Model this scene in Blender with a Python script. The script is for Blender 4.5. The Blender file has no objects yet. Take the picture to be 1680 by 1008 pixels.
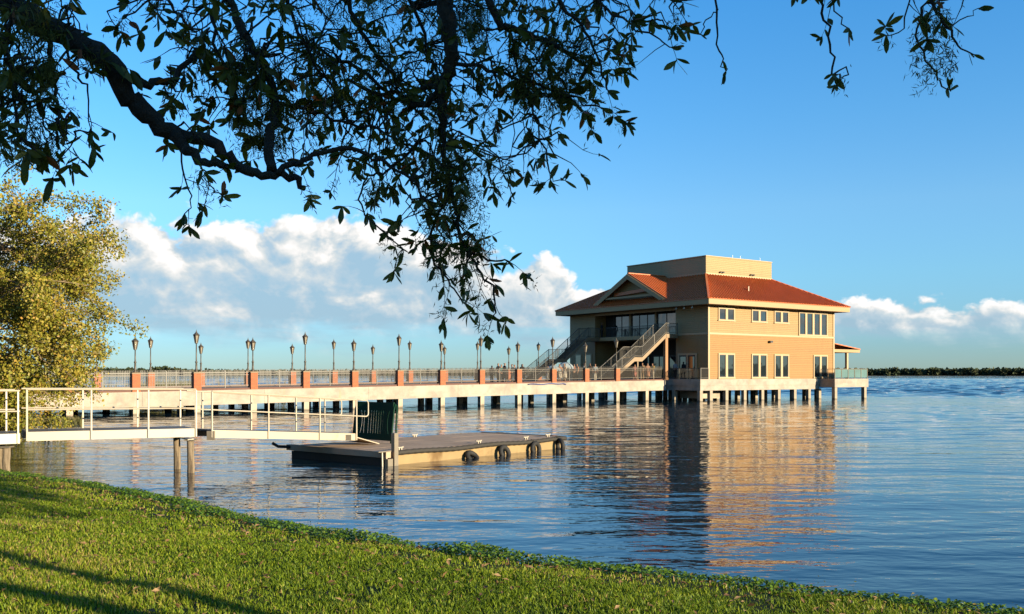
import bpy, bmesh, math, random
import numpy as np
from mathutils import Vector, Matrix, Euler, noise as mnoise

# ------------------------------------------------------------------ camera, sky, sun, exposure
SC = bpy.context.scene
COL = SC.collection
F = 1563.0                      # focal length in photograph pixels (1680 wide)
EYE = 2.7                       # eye height above the water
HOR = 614.0                     # horizon row
cam_data = bpy.data.cameras.new('camera')
cam_data.sensor_width = 36.0
cam_data.lens = F / 1680.0 * 36.0
cam_data.shift_y = (HOR - 504.0) / 1680.0
cam_data.clip_start = 0.05
cam_data.clip_end = 20000.0
cam = bpy.data.objects.new('camera', cam_data)
cam.location = (0, 0, EYE)
cam.rotation_euler = (math.pi / 2, 0, 0)
COL.objects.link(cam)
SC.camera = cam

SUN_EL = math.radians(10.5)
SUN_AZ = math.atan2(0.826, -0.563)         # azimuth from +Y towards +X
SUN_DIR = Vector((math.sin(SUN_AZ) * math.cos(SUN_EL), math.cos(SUN_AZ) * math.cos(SUN_EL), math.sin(SUN_EL)))
sun_data = bpy.data.lights.new('sun', 'SUN')
sun_data.energy = 5.0
sun_data.angle = math.radians(0.5)
sun_data.color = (1.0, 0.90, 0.66)
sun = bpy.data.objects.new('sun', sun_data)
sun.rotation_euler = (-SUN_DIR).to_track_quat('-Z', 'Y').to_euler()
COL.objects.link(sun)

SKY_STRENGTH = 0.10
SC.view_settings.view_transform = 'Standard'
SC.view_settings.look = 'None'
SC.view_settings.exposure = 1.435
SC.view_settings.gamma = 1.0
SC.view_settings.use_curve_mapping = False
SC.cycles.use_denoising = True
SC.cycles.max_bounces = 8
SC.cycles.diffuse_bounces = 3
SC.cycles.glossy_bounces = 4
SC.cycles.transparent_max_bounces = 8
SC.cycles.caustics_reflective = False
SC.cycles.caustics_refractive = False


class NT:
    """small helper around a node tree"""
    def __init__(self, tree):
        self.t = tree
    def n(self, typ, **kw):
        nd = self.t.nodes.new(typ)
        for k, v in kw.items():
            setattr(nd, k, v)
        return nd
    def link(self, a, b):
        self.t.links.new(a, b)
    def _in(self, sock, v):
        if v is None:
            return
        if isinstance(v, bpy.types.NodeSocket):
            self.link(v, sock)
        else:
            sock.default_value = v
    def math(self, op, a, b=None, c=None, clamp=False):
        nd = self.n('ShaderNodeMath', operation=op, use_clamp=clamp)
        for s, v in zip(nd.inputs, (a, b, c)):
            self._in(s, v)
        return nd.outputs[0]
    def vmath(self, op, a, b=None):
        nd = self.n('ShaderNodeVectorMath', operation=op)
        self._in(nd.inputs[0], a)
        if b is not None:
            self._in(nd.inputs[1], b)
        return nd.outputs[0]
    def smooth(self, x, lo, hi, a=0.0, b=1.0):
        nd = self.n('ShaderNodeMapRange', interpolation_type='SMOOTHSTEP')
        self._in(nd.inputs[0], x); self._in(nd.inputs[1], lo); self._in(nd.inputs[2], hi)
        self._in(nd.inputs[3], a); self._in(nd.inputs[4], b)
        return nd.outputs[0]
    def lin(self, x, lo, hi, a=0.0, b=1.0):
        nd = self.n('ShaderNodeMapRange')
        self._in(nd.inputs[0], x); self._in(nd.inputs[1], lo); self._in(nd.inputs[2], hi)
        self._in(nd.inputs[3], a); self._in(nd.inputs[4], b)
        return nd.outputs[0]
    def mix(self, f, a, b):
        nd = self.n('ShaderNodeMix', data_type='RGBA')
        self._in(nd.inputs[0], f)
        self._in(nd.inputs[6], a); self._in(nd.inputs[7], b)
        return nd.outputs[2]
    def noise(self, vec, scale, detail=3.0, rough=0.5, dist=0.0, col=False, dim='3D'):
        nd = self.n('ShaderNodeTexNoise', noise_dimensions=dim)
        if vec is not None:
            self.link(vec, nd.inputs['Vector'])
        nd.inputs['Scale'].default_value = scale
        nd.inputs['Detail'].default_value = detail
        nd.inputs['Roughness'].default_value = rough
        nd.inputs['Distortion'].default_value = dist
        return nd.outputs['Color' if col else 'Fac']
    def combine(self, x, y, z):
        nd = self.n('ShaderNodeCombineXYZ')
        for s, v in zip(nd.inputs, (x, y, z)):
            self._in(s, v)
        return nd.outputs[0]
    def ramp(self, f, stops):
        nd = self.n('ShaderNodeValToRGB')
        self._in(nd.inputs[0], f)
        e = nd.color_ramp.elements
        while len(e) < len(stops):
            e.new(0.5)
        for el, (p, c) in zip(e, stops):
            el.position = p
            el.color = (*c, 1.0) if len(c) == 3 else c
        return nd.outputs[0]


def build_world():
    w = bpy.data.worlds.new('World')
    SC.world = w
    w.use_nodes = True
    t = NT(w.node_tree)
    w.node_tree.nodes.clear()
    out = t.n('ShaderNodeOutputWorld')
    bg = t.n('ShaderNodeBackground')
    bg.inputs[1].default_value = SKY_STRENGTH
    sky = t.n('ShaderNodeTexSky', sky_type='NISHITA')
    sky.sun_disc = False
    sky.sun_elevation = SUN_EL
    sky.sun_rotation = SUN_AZ
    sky.altitude = 0.0
    sky.air_density = 1.0
    sky.dust_density = 0.1
    sky.ozone_density = 4.0
    hs = t.n('ShaderNodeHueSaturation')
    hs.inputs['Saturation'].default_value = 1.0
    hs.inputs['Value'].default_value = 1.0
    t.link(sky.outputs[0], hs.inputs['Color'])
    tc = t.n('ShaderNodeTexCoord')
    sep = t.n('ShaderNodeSeparateXYZ')
    t.link(tc.outputs['Generated'], sep.inputs[0])
    x, y, z = sep.outputs
    hor = t.math('SQRT', t.math('ADD', t.math('MULTIPLY', x, x), t.math('MULTIPLY', y, y)))
    az = t.math('ARCTAN2', x, y)
    v = t.math('DIVIDE', z, t.math('MAXIMUM', hor, 0.001))
    air = t.ramp(t.lin(v, 0.0, 1.0), [(0.0, (.40, .57, .80)), (0.03, (.42, .60, .84)), (0.10, (.60, .79, .90)), (0.17, (.74, .90, .95)),
                                      (0.26, (.60, .93, 1.03)), (0.38, (.46, .95, 1.13)), (1.0, (.46, .92, 1.13))])
    skycol = t.vmath('MULTIPLY', hs.outputs[0], air)
    # the height of the cloud bank's crest round the horizon
    crest = t.n('ShaderNodeFloatCurve')
    t.link(t.lin(az, -math.pi, math.pi), crest.inputs[1])
    pts = [(-180, .085), (-120, .11), (-70, .11), (-40, .136), (-25.0, .134), (-15.0, .138), (-7.0, .143), (-3.6, .136), (-1.5, .104),
           (0.2, .098), (3.0, .102), (4.2, .084), (6.5, .074), (9, .060), (14.0, .048), (17.0, .054), (20.5, .056), (24, .052), (28, .050), (50, .05),
           (90, .055), (140, .07), (180, .10)]
    cm = crest.mapping.curves[0]
    while len(cm.points) < len(pts):
        cm.points.new(0.5, 0.5)
    for p, (a, h) in zip(cm.points, pts):
        p.location = ((a + 180.0) / 360.0, h)
        p.handle_type = 'AUTO_CLAMPED'
    crest.mapping.update()
    T = crest.outputs[0]

    def field(du, dv):
        u2 = t.math('ADD', az, du)
        v2 = t.math('ADD', v, dv)
        p = t.combine(u2, t.math('MULTIPLY', v2, 1.25), 0.37)
        wv = t.noise(p, 9.0, 3.0, 0.55, col=True)
        wv = t.vmath('SCALE', t.vmath('SUBTRACT', wv, (0.5, 0.5, 0.5)))
        wv.node.inputs[3].default_value = 0.05
        pw = t.vmath('ADD', p, wv)
        hs_ = []
        for sc_, det in ((15.0, 0), (34.0, 0), (80.0, 2.0)):
            vo = t.n('ShaderNodeTexVoronoi', feature='SMOOTH_F1', voronoi_dimensions='2D')
            t.link(pw, vo.inputs['Vector'])
            vo.inputs['Scale'].default_value = sc_
            vo.inputs['Detail'].default_value = det
            vo.inputs['Smoothness'].default_value = 0.35
            hs_.append(vo.outputs['Distance'])
        h = t.math('SUBTRACT', 1.0, t.math('ADD', t.math('MULTIPLY', hs_[0], 0.72),
                   t.math('ADD', t.math('MULTIPLY', hs_[1], 0.34), t.math('MULTIPLY', hs_[2], 0.15))))
        fine = t.noise(pw, 70.0, 6.0, 0.62)
        return t.math('ADD', h, t.math('MULTIPLY', t.math('SUBTRACT', fine, 0.5), 0.22))
    h0 = field(0.0, 0.0)
    h1 = field(0.011, 0.010)
    p0 = t.combine(az, t.math('MULTIPLY', v, 2.0), 3.1)
    low = t.noise(p0, 5.0, 3.0, 0.5)
    d = t.math('SUBTRACT', t.math('ADD', t.math('ADD', T, t.math('MULTIPLY', t.math('SUBTRACT', h0, 0.12), 0.052)),
               t.math('MULTIPLY', t.math('SUBTRACT', low, 0.5), 0.008)), v)
    top = t.smooth(d, 0.0, 0.009)
    pst = t.combine(t.math('MULTIPLY', az, 1.0), t.math('MULTIPLY', v, 5.0), 7.7)
    stre = t.noise(pst, 7.0, 6.0, 0.6, 0.4)
    base = t.math('ADD', 0.020, t.math('MULTIPLY', t.math('SUBTRACT', stre, 0.5), 0.085))
    bot = t.smooth(t.math('SUBTRACT', v, base), 0.0, 0.040)
    # towards the right the bank thins to haze
    mask = t.math('MULTIPLY', top, bot)
    # self shading of the bank
    relief = t.math('MULTIPLY', t.math('SUBTRACT', h0, h1), 2.3)
    dn = t.math('DIVIDE', d, t.math('MAXIMUM', T, 0.03))
    mott = t.noise(t.combine(az, t.math('MULTIPLY', v, 2.4), 1.3), 15.0, 6.0, 0.6, 0.3)
    body = t.smooth(t.math('ADD', dn, t.math('MULTIPLY', t.math('SUBTRACT', mott, 0.5), 0.42)), 0.16, 0.46)
    lit = t.math('ADD', t.math('ADD', t.math('MULTIPLY', t.math('SUBTRACT', 1.0, body), 0.74), 0.10), t.math('MULTIPLY', relief, t.lin(body, 0.0, 1.0, 1.0, 0.65)))
    lit = t.math('ADD', lit, t.math('MULTIPLY', t.math('SUBTRACT', mott, 0.47), 0.62))
    lit = t.math('MINIMUM', t.math('MAXIMUM', lit, 0.0), 1.0)
    K = 1.0 / SKY_STRENGTH * 0.353
    cloud = t.ramp(lit, [(0.0, (0.40 * K, 0.57 * K, 0.70 * K)), (0.30, (0.53 * K, 0.66 * K, 0.76 * K)),
                         (0.58, (0.73 * K, 0.80 * K, 0.83 * K)), (0.80, (0.98 * K, 0.97 * K, 0.95 * K)), (1.0, (1.12 * K, 1.10 * K, 1.08 * K))])
    dens = t.math('MULTIPLY', mask, t.lin(lit, 0.0, 0.6, 0.86, 1.0))
    final = t.mix(dens, skycol, cloud)
    t.link(final, bg.inputs[0])
    t.link(bg.outputs[0], out.inputs[0])
    w.cycles.sampling_method = 'MANUAL'
    w.cycles.sample_map_resolution = 512
build_world()

# ------------------------------------------------------------------ geometry helpers
rnd = random.Random(7)
nrng = np.random.default_rng(11)

def P(px, py, depth):
    """photograph pixel at a distance -> world point"""
    return Vector(((px - 840.0) / F * depth, depth, EYE + (HOR - py) / F * depth))


class MB:
    """collects shapes; build() links them as ONE mesh object"""
    def __init__(self):
        self.v = []; self.f = []; self.m = []; self.mi = 0
    def quadbox(self, c, mi=None):
        i = len(self.v)
        self.v += [tuple(p) for p in c]
        for q in ((0, 3, 2, 1), (4, 5, 6, 7), (0, 1, 5, 4), (1, 2, 6, 5), (2, 3, 7, 6), (3, 0, 4, 7)):
            self.f.append(tuple(i + k for k in q)); self.m.append(self.mi if mi is None else mi)
    def box(self, x0, x1, y0, y1, z0, z1, slope=0.0, mi=None):
        s = lambda x: slope * x
        self.quadbox([(x0, y0, z0 + s(x0)), (x1, y0, z0 + s(x1)), (x1, y1, z0 + s(x1)), (x0, y1, z0 + s(x0)),
                      (x0, y0, z1 + s(x0)), (x1, y0, z1 + s(x1)), (x1, y1, z1 + s(x1)), (x0, y1, z1 + s(x0))], mi)
        return self
    def cbox(self, x, y, w, d, z0, z1):
        return self.box(x - w / 2, x + w / 2, y - d / 2, y + d / 2, z0, z1)
    def bar(self, a, b, w, h, up=(0, 0, 1)):
        """rectangular bar from a to b, w sideways, h along up"""
        a = Vector(a); b = Vector(b); t = (b - a).normalized(); u = Vector(up)
        s = t.cross(u)
        if s.length < 1e-5:
            s = t.cross(Vector((1, 0, 0)))
        s.normalize(); u = s.cross(t).normalized()
        s *= w / 2; u *= h / 2
        self.quadbox([a - s - u, b - s - u, b + s - u, a + s - u, a - s + u, b - s + u, b + s + u, a + s + u])
        return self
    def tube(self, pts, rad, sides=8, cap=True):
        pts = [Vector(p) for p in pts]
        n = len(pts)
        if not hasattr(rad, '__len__'):
            rad = [rad] * n
        i0 = len(self.v)
        ref = None
        for k, p in enumerate(pts):
            t = (pts[min(k + 1, n - 1)] - pts[max(k - 1, 0)])
            t = t.normalized() if t.length > 1e-9 else Vector((0, 0, 1))
            if ref is None:
                ref = t.orthogonal().normalized()
            else:
                ref = ref - t * ref.dot(t)
                ref = ref.normalized() if ref.length > 1e-6 else t.orthogonal().normalized()
            bn = t.cross(ref)
            for j in range(sides):
                a = 2 * math.pi * j / sides
                self.v.append(tuple(p + (ref * math.cos(a) + bn * math.sin(a)) * rad[k]))
        for k in range(n - 1):
            for j in range(sides):
                a = i0 + k * sides + j; b = i0 + k * sides + (j + 1) % sides
                self.f.append((a, b, b + sides, a + sides)); self.m.append(self.mi)
        if cap:
            self.f.append(tuple(i0 + j for j in reversed(range(sides)))); self.m.append(self.mi)
            self.f.append(tuple(i0 + (n - 1) * sides + j for j in range(sides))); self.m.append(self.mi)
        return self
    def lathe(self, prof, sides=10, c=(0, 0, 0), rot=0.0):
        """profile of (radius, z)"""
        i0 = len(self.v); n = len(prof)
        for r, z in prof:
            for j in range(sides):
                a = 2 * math.pi * (j / sides) + rot
                self.v.append((c[0] + r * math.cos(a), c[1] + r * math.sin(a), c[2] + z))
        for k in range(n - 1):
            for j in range(sides):
                a = i0 + k * sides + j; b = i0 + k * sides + (j + 1) % sides
                self.f.append((a, b, b + sides, a + sides)); self.m.append(self.mi)
        self.f.append(tuple(i0 + j for j in reversed(range(sides)))); self.m.append(self.mi)
        self.f.append(tuple(i0 + (n - 1) * sides + j for j in range(sides))); self.m.append(self.mi)
        return self
    def poly(self, pts):
        i = len(self.v)
        self.v += [tuple(p) for p in pts]
        self.f.append(tuple(range(i, i + len(pts)))); self.m.append(self.mi)
        return self
    def prism(self, pts, off):
        """closed prism of polygon pts moved by off"""
        n = len(pts); i = len(self.v)
        off = Vector(off)
        self.v += [tuple(p) for p in pts] + [tuple(Vector(p) + off) for p in pts]
        self.f.append(tuple(range(i, i + n))); self.m.append(self.mi)
        self.f.append(tuple(i + n + k for k in reversed(range(n)))); self.m.append(self.mi)
        for k in range(n):
            a = i + k; b = i + (k + 1) % n
            self.f.append((b, a, a + n, b + n)); self.m.append(self.mi)
        return self
    def mesh(self, name, mats, smooth=False):
        me = bpy.data.meshes.new(name)
        me.from_pydata(self.v, [], self.f)
        for m in (mats if isinstance(mats, (list, tuple)) else [mats]):
            me.materials.append(m)
        if any(self.m):
            me.polygons.foreach_set('material_index', self.m)
        bm = bmesh.new(); bm.from_mesh(me)
        bmesh.ops.recalc_face_normals(bm, faces=bm.faces)
        bm.to_mesh(me); bm.free()
        if smooth:
            me.polygons.foreach_set('use_smooth', [True] * len(me.polygons))
        me.update()
        return me
    def build(self, name, mats, parent=None, smooth=False):
        return link(name, self.mesh(name, mats, smooth), parent)


def link(name, me, parent=None):
    o = bpy.data.objects.new(name, me)
    COL.objects.link(o)
    if parent is not None:
        o.parent = parent
    return o


def tag(o, label=None, cat=None, group=None, kind=None):
    if label: o['label'] = label
    if cat: o['category'] = cat
    if group: o['group'] = group
    if kind: o['kind'] = kind
    return o


def thing(name, loc, rz=0.0, label=None, cat=None, group=None, kind=None):
    o = bpy.data.objects.new(name, None)
    COL.objects.link(o)
    o.empty_display_size = 0.2
    o.location = loc
    o.rotation_euler = (0, 0, rz)
    return tag(o, label, cat, group, kind or 'thing')


def copy_tree(o, parent=None):
    c = o.copy()
    COL.objects.link(c)
    c.parent = parent
    for ch in list(o.children):
        copy_tree(ch, c)
    return c


def np_mesh(name, verts, faces, mats, tint=None, smooth=False):
    """verts (n,3), faces (m,k) all of one size; tint: one float per vertex"""
    me = bpy.data.meshes.new(name)
    nv, (nf, k) = len(verts), faces.shape
    me.vertices.add(nv)
    me.vertices.foreach_set('co', np.ascontiguousarray(verts, np.float32).ravel())
    me.loops.add(nf * k)
    me.loops.foreach_set('vertex_index', np.ascontiguousarray(faces, np.int32).ravel())
    me.polygons.add(nf)
    me.polygons.foreach_set('loop_start', np.arange(0, nf * k, k, dtype=np.int32))
    me.polygons.foreach_set('loop_total', np.full(nf, k, np.int32))
    if smooth:
        me.polygons.foreach_set('use_smooth', np.ones(nf, bool))
    me.update(calc_edges=True)
    for m in (mats if isinstance(mats, (list, tuple)) else [mats]):
        me.materials.append(m)
    if tint is not None:
        at = me.attributes.new('tint', 'FLOAT', 'POINT')
        at.data.foreach_set('value', np.ascontiguousarray(tint, np.float32))
    return me

ORD = ['first', 'second', 'third', 'fourth', 'fifth', 'sixth', 'seventh', 'eighth', 'ninth', 'tenth', 'eleventh', 'twelfth',
       'thirteenth', 'fourteenth', 'fifteenth', 'sixteenth']

# ------------------------------------------------------------------ materials
def principled(name):
    m = bpy.data.materials.new(name)
    m.use_nodes = True
    t = NT(m.node_tree)
    b = m.node_tree.nodes['Principled BSDF']
    return m, t, b


ALB = 0.455      # overall paint and concrete reflectance
def warm(c):
    return (c[0] * ALB * 1.02, c[1] * ALB * .85, c[2] * ALB * .66)

def M(name, col, rough=0.6, var=0.15, scale=3.0, bump=0.0, bscale=None, metal=0.0, spec=0.4, second=None, thresh=(0.45, 0.65), stretch=(1, 1, 1)):
    m, t, b = principled(name)
    col = warm(col)
    second = warm(second) if second else None
    tc = t.n('ShaderNodeTexCoord')
    vec = t.vmath('MULTIPLY', tc.outputs['Object'], stretch)
    nz = t.noise(vec, scale, 5.0, 0.6)
    c0 = tuple(max(0.0, x * (1 - var)) for x in col) + (1,)
    c1 = tuple(min(1.0, x * (1 + var)) for x in col) + (1,)
    c = t.mix(nz, c0, c1)
    if second:
        nz2 = t.noise(vec, scale * 0.37, 5.0, 0.65, 0.3)
        c = t.mix(t.smooth(nz2, *thresh), c, (*second, 1))
    t.link(c, b.inputs['Base Color'])
    b.inputs['Roughness'].default_value = rough
    b.inputs['Metallic'].default_value = metal
    b.inputs['Specular IOR Level'].default_value = spec
    if bump:
        bn = t.n('ShaderNodeBump')
        bn.inputs['Strength'].default_value = 1.0
        bn.inputs['Distance'].default_value = bump
        t.link(t.noise(vec, bscale or scale * 6, 4.0, 0.6), bn.inputs['Height'])
        t.link(bn.outputs[0], b.inputs['Normal'])
    return m


def siding(name, col, board=0.19):
    """lap siding: boards are a few pixels high, so only their relief is here"""
    m, t, b = principled(name)
    col = warm(col)
    tc = t.n('ShaderNodeTexCoord')
    sep = t.n('ShaderNodeSeparateXYZ')
    t.link(tc.outputs['Object'], sep.inputs[0])
    row = t.math('DIVIDE', sep.outputs[2], board)
    fr = t.math('FRACT', row)
    fl = t.math('FLOOR', row)
    wn = t.n('ShaderNodeTexWhiteNoise', noise_dimensions='1D')
    t.link(fl, wn.inputs['W'])
    nz = t.noise(tc.outputs['Object'], 0.8, 5.0, 0.6)
    f = t.math('ADD', t.math('MULTIPLY', wn.outputs['Value'], 0.35), t.math('MULTIPLY', nz, 0.65))
    c = t.mix(f, tuple(x * 0.84 for x in col) + (1,), tuple(x * 1.13 for x in col) + (1,))
    runs = t.noise(t.vmath('MULTIPLY', tc.outputs['Object'], (1.6, 1.6, 0.16)), 1.5, 5.0, 0.7)
    c = t.mix(t.smooth(runs, 0.52, 0.74, 0.0, 0.45), c, tuple(x * y for x, y in zip(col, (0.66, 0.60, 0.56))) + (1,))
    t.link(c, b.inputs['Base Color'])
    b.inputs['Roughness'].default_value = 0.65
    bn = t.n('ShaderNodeBump')
    bn.inputs['Distance'].default_value = 0.06
    t.link(t.math('SUBTRACT', 1.0, fr), bn.inputs['Height'])
    t.link(bn.outputs[0], b.inputs['Normal'])
    return m


def brickmat(name):
    m, t, b = principled(name)
    tc = t.n('ShaderNodeTexCoord')
    sep = t.n('ShaderNodeSeparateXYZ')
    t.link(tc.outputs['Object'], sep.inputs[0])
    vec = t.combine(t.math('ADD', sep.outputs[0], sep.outputs[1]), sep.outputs[2], 0.0)
    br = t.n('ShaderNodeTexBrick')
    t.link(vec, br.inputs['Vector'])
    br.inputs['Scale'].default_value = 1.0
    br.inputs['Brick Width'].default_value = 0.21
    br.inputs['Row Height'].default_value = 0.075
    br.inputs['Mortar Size'].default_value = 0.006
    br.inputs['Color1'].default_value = (0.33, 0.085, 0.022, 1)
    br.inputs['Color2'].default_value = (0.24, 0.058, 0.018, 1)
    br.inputs['Mortar'].default_value = (0.20, 0.14, 0.09, 1)
    nz = t.noise(tc.outputs['Object'], 6.0, 4.0)
    c = t.mix(t.math('MULTIPLY', nz, 0.5), br.outputs['Color'], (0.31, 0.095, 0.030, 1))
    t.link(c, b.inputs['Base Color'])
    b.inputs['Roughness'].default_value = 0.8
    bn = t.n('ShaderNodeBump'); bn.inputs['Distance'].default_value = 0.01
    t.link(t.math('SUBTRACT', 1.0, br.outputs['Fac']), bn.inputs['Height'])
    t.link(bn.outputs[0], b.inputs['Normal'])
    return m


def leafmat(name, stops, rough=0.5, trans=0.35, spec=0.3):
    """foliage; the 'tint' attribute picks a leaf's own colour"""
    m, t, b = principled(name)
    at = t.n('ShaderNodeAttribute', attribute_name='tint')
    c = t.ramp(at.outputs['Fac'], stops)
    oi = t.n('ShaderNodeObjectInfo')
    hs = t.n('ShaderNodeHueSaturation')
    t.link(c, hs.inputs['Color'])
    t.link(t.lin(oi.outputs['Random'], 0, 1, 0.8, 1.2), hs.inputs['Value'])
    t.link(hs.outputs[0], b.inputs['Base Color'])
    b.inputs['Roughness'].default_value = rough
    b.inputs['Specular IOR Level'].default_value = spec
    tr = t.n('ShaderNodeBsdfTranslucent')
    t.link(hs.outputs[0], tr.inputs[0])
    mx = t.n('ShaderNodeMixShader')
    mx.inputs[0].default_value = trans
    t.link(b.outputs[0], mx.inputs[1]); t.link(tr.outputs[0], mx.inputs[2])
    t.link(mx.outputs[0], m.node_tree.nodes['Material Output'].inputs[0])
    return m


def glassmat(name, col=(0.012, 0.016, 0.018), ior=2.0, rough=0.02):
    m, t, b = principled(name)
    tc = t.n('ShaderNodeTexCoord')
    nz = t.noise(tc.outputs['Object'], 0.7, 2.0)
    c = t.mix(nz, tuple(x * 0.7 for x in col) + (1,), tuple(x * 1.3 for x in col) + (1,))
    t.link(c, b.inputs['Base Color'])
    b.inputs['IOR'].default_value = ior
    b.inputs['Roughness'].default_value = rough
    bn = t.n('ShaderNodeBump'); bn.inputs['Distance'].default_value = 0.004
    t.link(t.noise(tc.outputs['Object'], 0.9, 1.0), bn.inputs['Height'])
    t.link(bn.outputs[0], b.inputs['Normal'])
    return m


def concrete(name, col, stain=(0.30, 0.22, 0.12), amount=(0.52, 0.78), wet=False):
    m, t, b = principled(name)
    col = warm(col)
    tc = t.n('ShaderNodeTexCoord')
    o = tc.outputs['Object']
    nz = t.noise(o, 0.9, 6.0, 0.65)
    c = t.mix(t.smooth(nz, .3, .7), tuple(x * 0.76 for x in col) + (1,), tuple(min(1, x * 1.14) for x in col) + (1,))
    runs = t.noise(t.vmath('MULTIPLY', o, (1.3, 1.3, 0.22)), 1.6, 6.0, 0.7)
    c = t.mix(t.math('MULTIPLY', t.smooth(runs, *amount), 0.75), c, (*stain, 1))
    blot = t.noise(t.vmath('MULTIPLY', o, (0.35, 0.35, 0.8)), 1.0, 4.0, 0.6)
    c = t.mix(t.math('MULTIPLY', t.smooth(blot, 0.5, 0.6), 0.55), c, tuple(min(1, x * 1.25) for x in col) + (1,))
    if wet:     # algae stain near the waterline
        g = t.n('ShaderNodeNewGeometry')
        sp = t.n('ShaderNodeSeparateXYZ'); t.link(g.outputs['Position'], sp.inputs[0])
        lv = t.math('ADD', sp.outputs[2], t.math('MULTIPLY', t.math('SUBTRACT', t.noise(o, 4.0, 4.0), 0.5), 0.25))
        c = t.mix(t.smooth(lv, 0.05, 0.18, 0.7, 0.0), c, (0.05, 0.042, 0.026, 1))
    t.link(c, b.inputs['Base Color'])
    b.inputs['Roughness'].default_value = 0.8
    b.inputs['Specular IOR Level'].default_value = 0.25
    bn = t.n('ShaderNodeBump'); bn.inputs['Distance'].default_value = 0.012
    t.link(t.noise(o, 9.0, 5.0, 0.6), bn.inputs['Height'])
    t.link(bn.outputs[0], b.inputs['Normal'])
    return m

MT = {}
MT['concrete'] = concrete('pale_concrete', (0.61, 0.59, 0.585))
MT['pile'] = concrete('pile_concrete', (0.68, 0.62, 0.56), (0.16, 0.13, 0.09), wet=True)
MT['deck'] = concrete('deck_concrete', (0.45, 0.38, 0.31))
MT['curb'] = M('brown_curb', (0.20, 0.085, 0.06), 0.7, 0.2, 4)
MT['brick'] = brickmat('red_brick')
MT['cap'] = M('pillar_cap_stone', (0.42, 0.33, 0.25), 0.8, 0.2, 6)
MT['bronze'] = M('weathered_bronze_paint', (0.115, 0.098, 0.075), 0.5, 0.25, 9, spec=0.5)
MT['fence'] = M('bronze_fence_paint', (0.15, 0.13, 0.105), 0.5, 0.2, 6, spec=0.5)
MT['lampglass'] = M('frosted_lamp_glass', (0.42, 0.40, 0.36), 0.2, 0.1, 5, spec=0.6)
MT['wall_low'] = siding('lower_lap_siding', (0.52, 0.292, 0.074))
MT['wall_up'] = siding('upper_stucco_siding', (0.56, 0.385, 0.165))
MT['pent'] = siding('penthouse_siding', (0.60, 0.45, 0.22))
MT['trim'] = M('cream_trim_paint', (0.72, 0.58, 0.38), 0.55, 0.06, 3)
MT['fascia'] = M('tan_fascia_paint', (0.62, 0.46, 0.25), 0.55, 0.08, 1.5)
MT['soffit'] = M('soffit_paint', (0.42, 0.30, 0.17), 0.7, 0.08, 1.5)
MT['roof'] = M('copper_red_roof_metal', (0.98, 0.275, 0.075), 0.45, 0.2, 0.6, metal=0.0, spec=0.5)
MT['glass'] = glassmat('window_glass')
MT['glass_clear'] = glassmat('balcony_glass', (0.10, 0.16, 0.15), 1.6, 0.05)
MT['mullion'] = M('dark_window_sash', (0.05, 0.045, 0.04), 0.5, 0.1, 4)
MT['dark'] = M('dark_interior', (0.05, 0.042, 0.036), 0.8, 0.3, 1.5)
MT['shaded_rail'] = M('shaded_bronze_railing', (0.045, 0.04, 0.035), 0.5, 0.2, 6)  # railings on the sunless side: shade put into a darker bronze
MT['wood'] = M('varnished_post_wood', (0.50, 0.24, 0.08), 0.5, 0.2, 3, stretch=(6, 6, 0.6))
MT['stair'] = M('stair_stringer_paint', (0.42, 0.31, 0.20), 0.6, 0.12, 2)
MT['alu'] = M('white_aluminium', (0.72, 0.68, 0.60), 0.42, 0.08, 3, spec=0.5, second=(0.55, 0.48, 0.38), thresh=(0.58, 0.75))
MT['gangdeck'] = M('gangway_grating', (0.20, 0.18, 0.16), 0.6, 0.25, 9)
MT['galv'] = M('galvanised_steel', (0.50, 0.47, 0.42), 0.4, 0.2, 5, metal=0.5, spec=0.5)
MT['dock_deck'] = M('dock_grey_deck', (0.80, 0.64, 0.54), 0.9, 0.16, 1.2, bump=0.006, bscale=40, second=(0.66, 0.52, 0.44), spec=0.1)
MT['dock_side'] = M('dock_float_side', (0.50, 0.38, 0.20), 0.7, 0.25, 2.2, second=(0.26, 0.16, 0.05), thresh=(0.5, 0.7))
MT['rubber'] = M('black_rubber', (0.028, 0.026, 0.024), 0.75, 0.3, 6, bump=0.01, bscale=30)
MT['rubrail'] = M('rub_rail_rubber', (0.055, 0.05, 0.042), 0.8, 0.3, 8)
MT['green'] = M('dark_green_powder_coat', (0.006, 0.060, 0.036), 0.6, 0.2, 5, spec=0.15)
MT['bluehose'] = M('blue_hose', (0.09, 0.12, 0.42), 0.5, 0.1, 4)
MT['pilewood'] = M('weathered_pile_wood', (0.40, 0.34, 0.26), 0.85, 0.3, 3, bump=0.02, stretch=(5, 5, 0.5), second=(0.13, 0.10, 0.07))
MT['bark'] = M('oak_bark', (0.045, 0.038, 0.030), 0.95, 0.45, 9, bump=0.03, bscale=28, second=(0.055, 0.055, 0.04))
MT['barklight'] = M('pale_lichen_bark', (0.36, 0.29, 0.20), 0.9, 0.35, 3, bump=0.03)
MT['white_box'] = M('white_plastic', (0.75, 0.73, 0.68), 0.5, 0.05, 3)


# ------------------------------------------------------------------ ground and water
SHORE = [(420, -170), (180, -64), (90, -25.5), (40, -4.5), (20, 2.2), (12, 6.1), (8.4, 7.95), (5.5, 9.6), (3.6, 10.65), (1.9, 11.6), (0, 12.75),
         (-2.6, 14.5), (-4.4, 16.1), (-5.8, 17.7), (-7.4, 19.3), (-9.6, 21.2), (-11.6, 22.7), (-14.2, 25.2), (-18.5, 30.5), (-24, 38), (-34, 53), (-52, 78), (-80, 112), (-200, 240), (-700, 760)]

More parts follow.
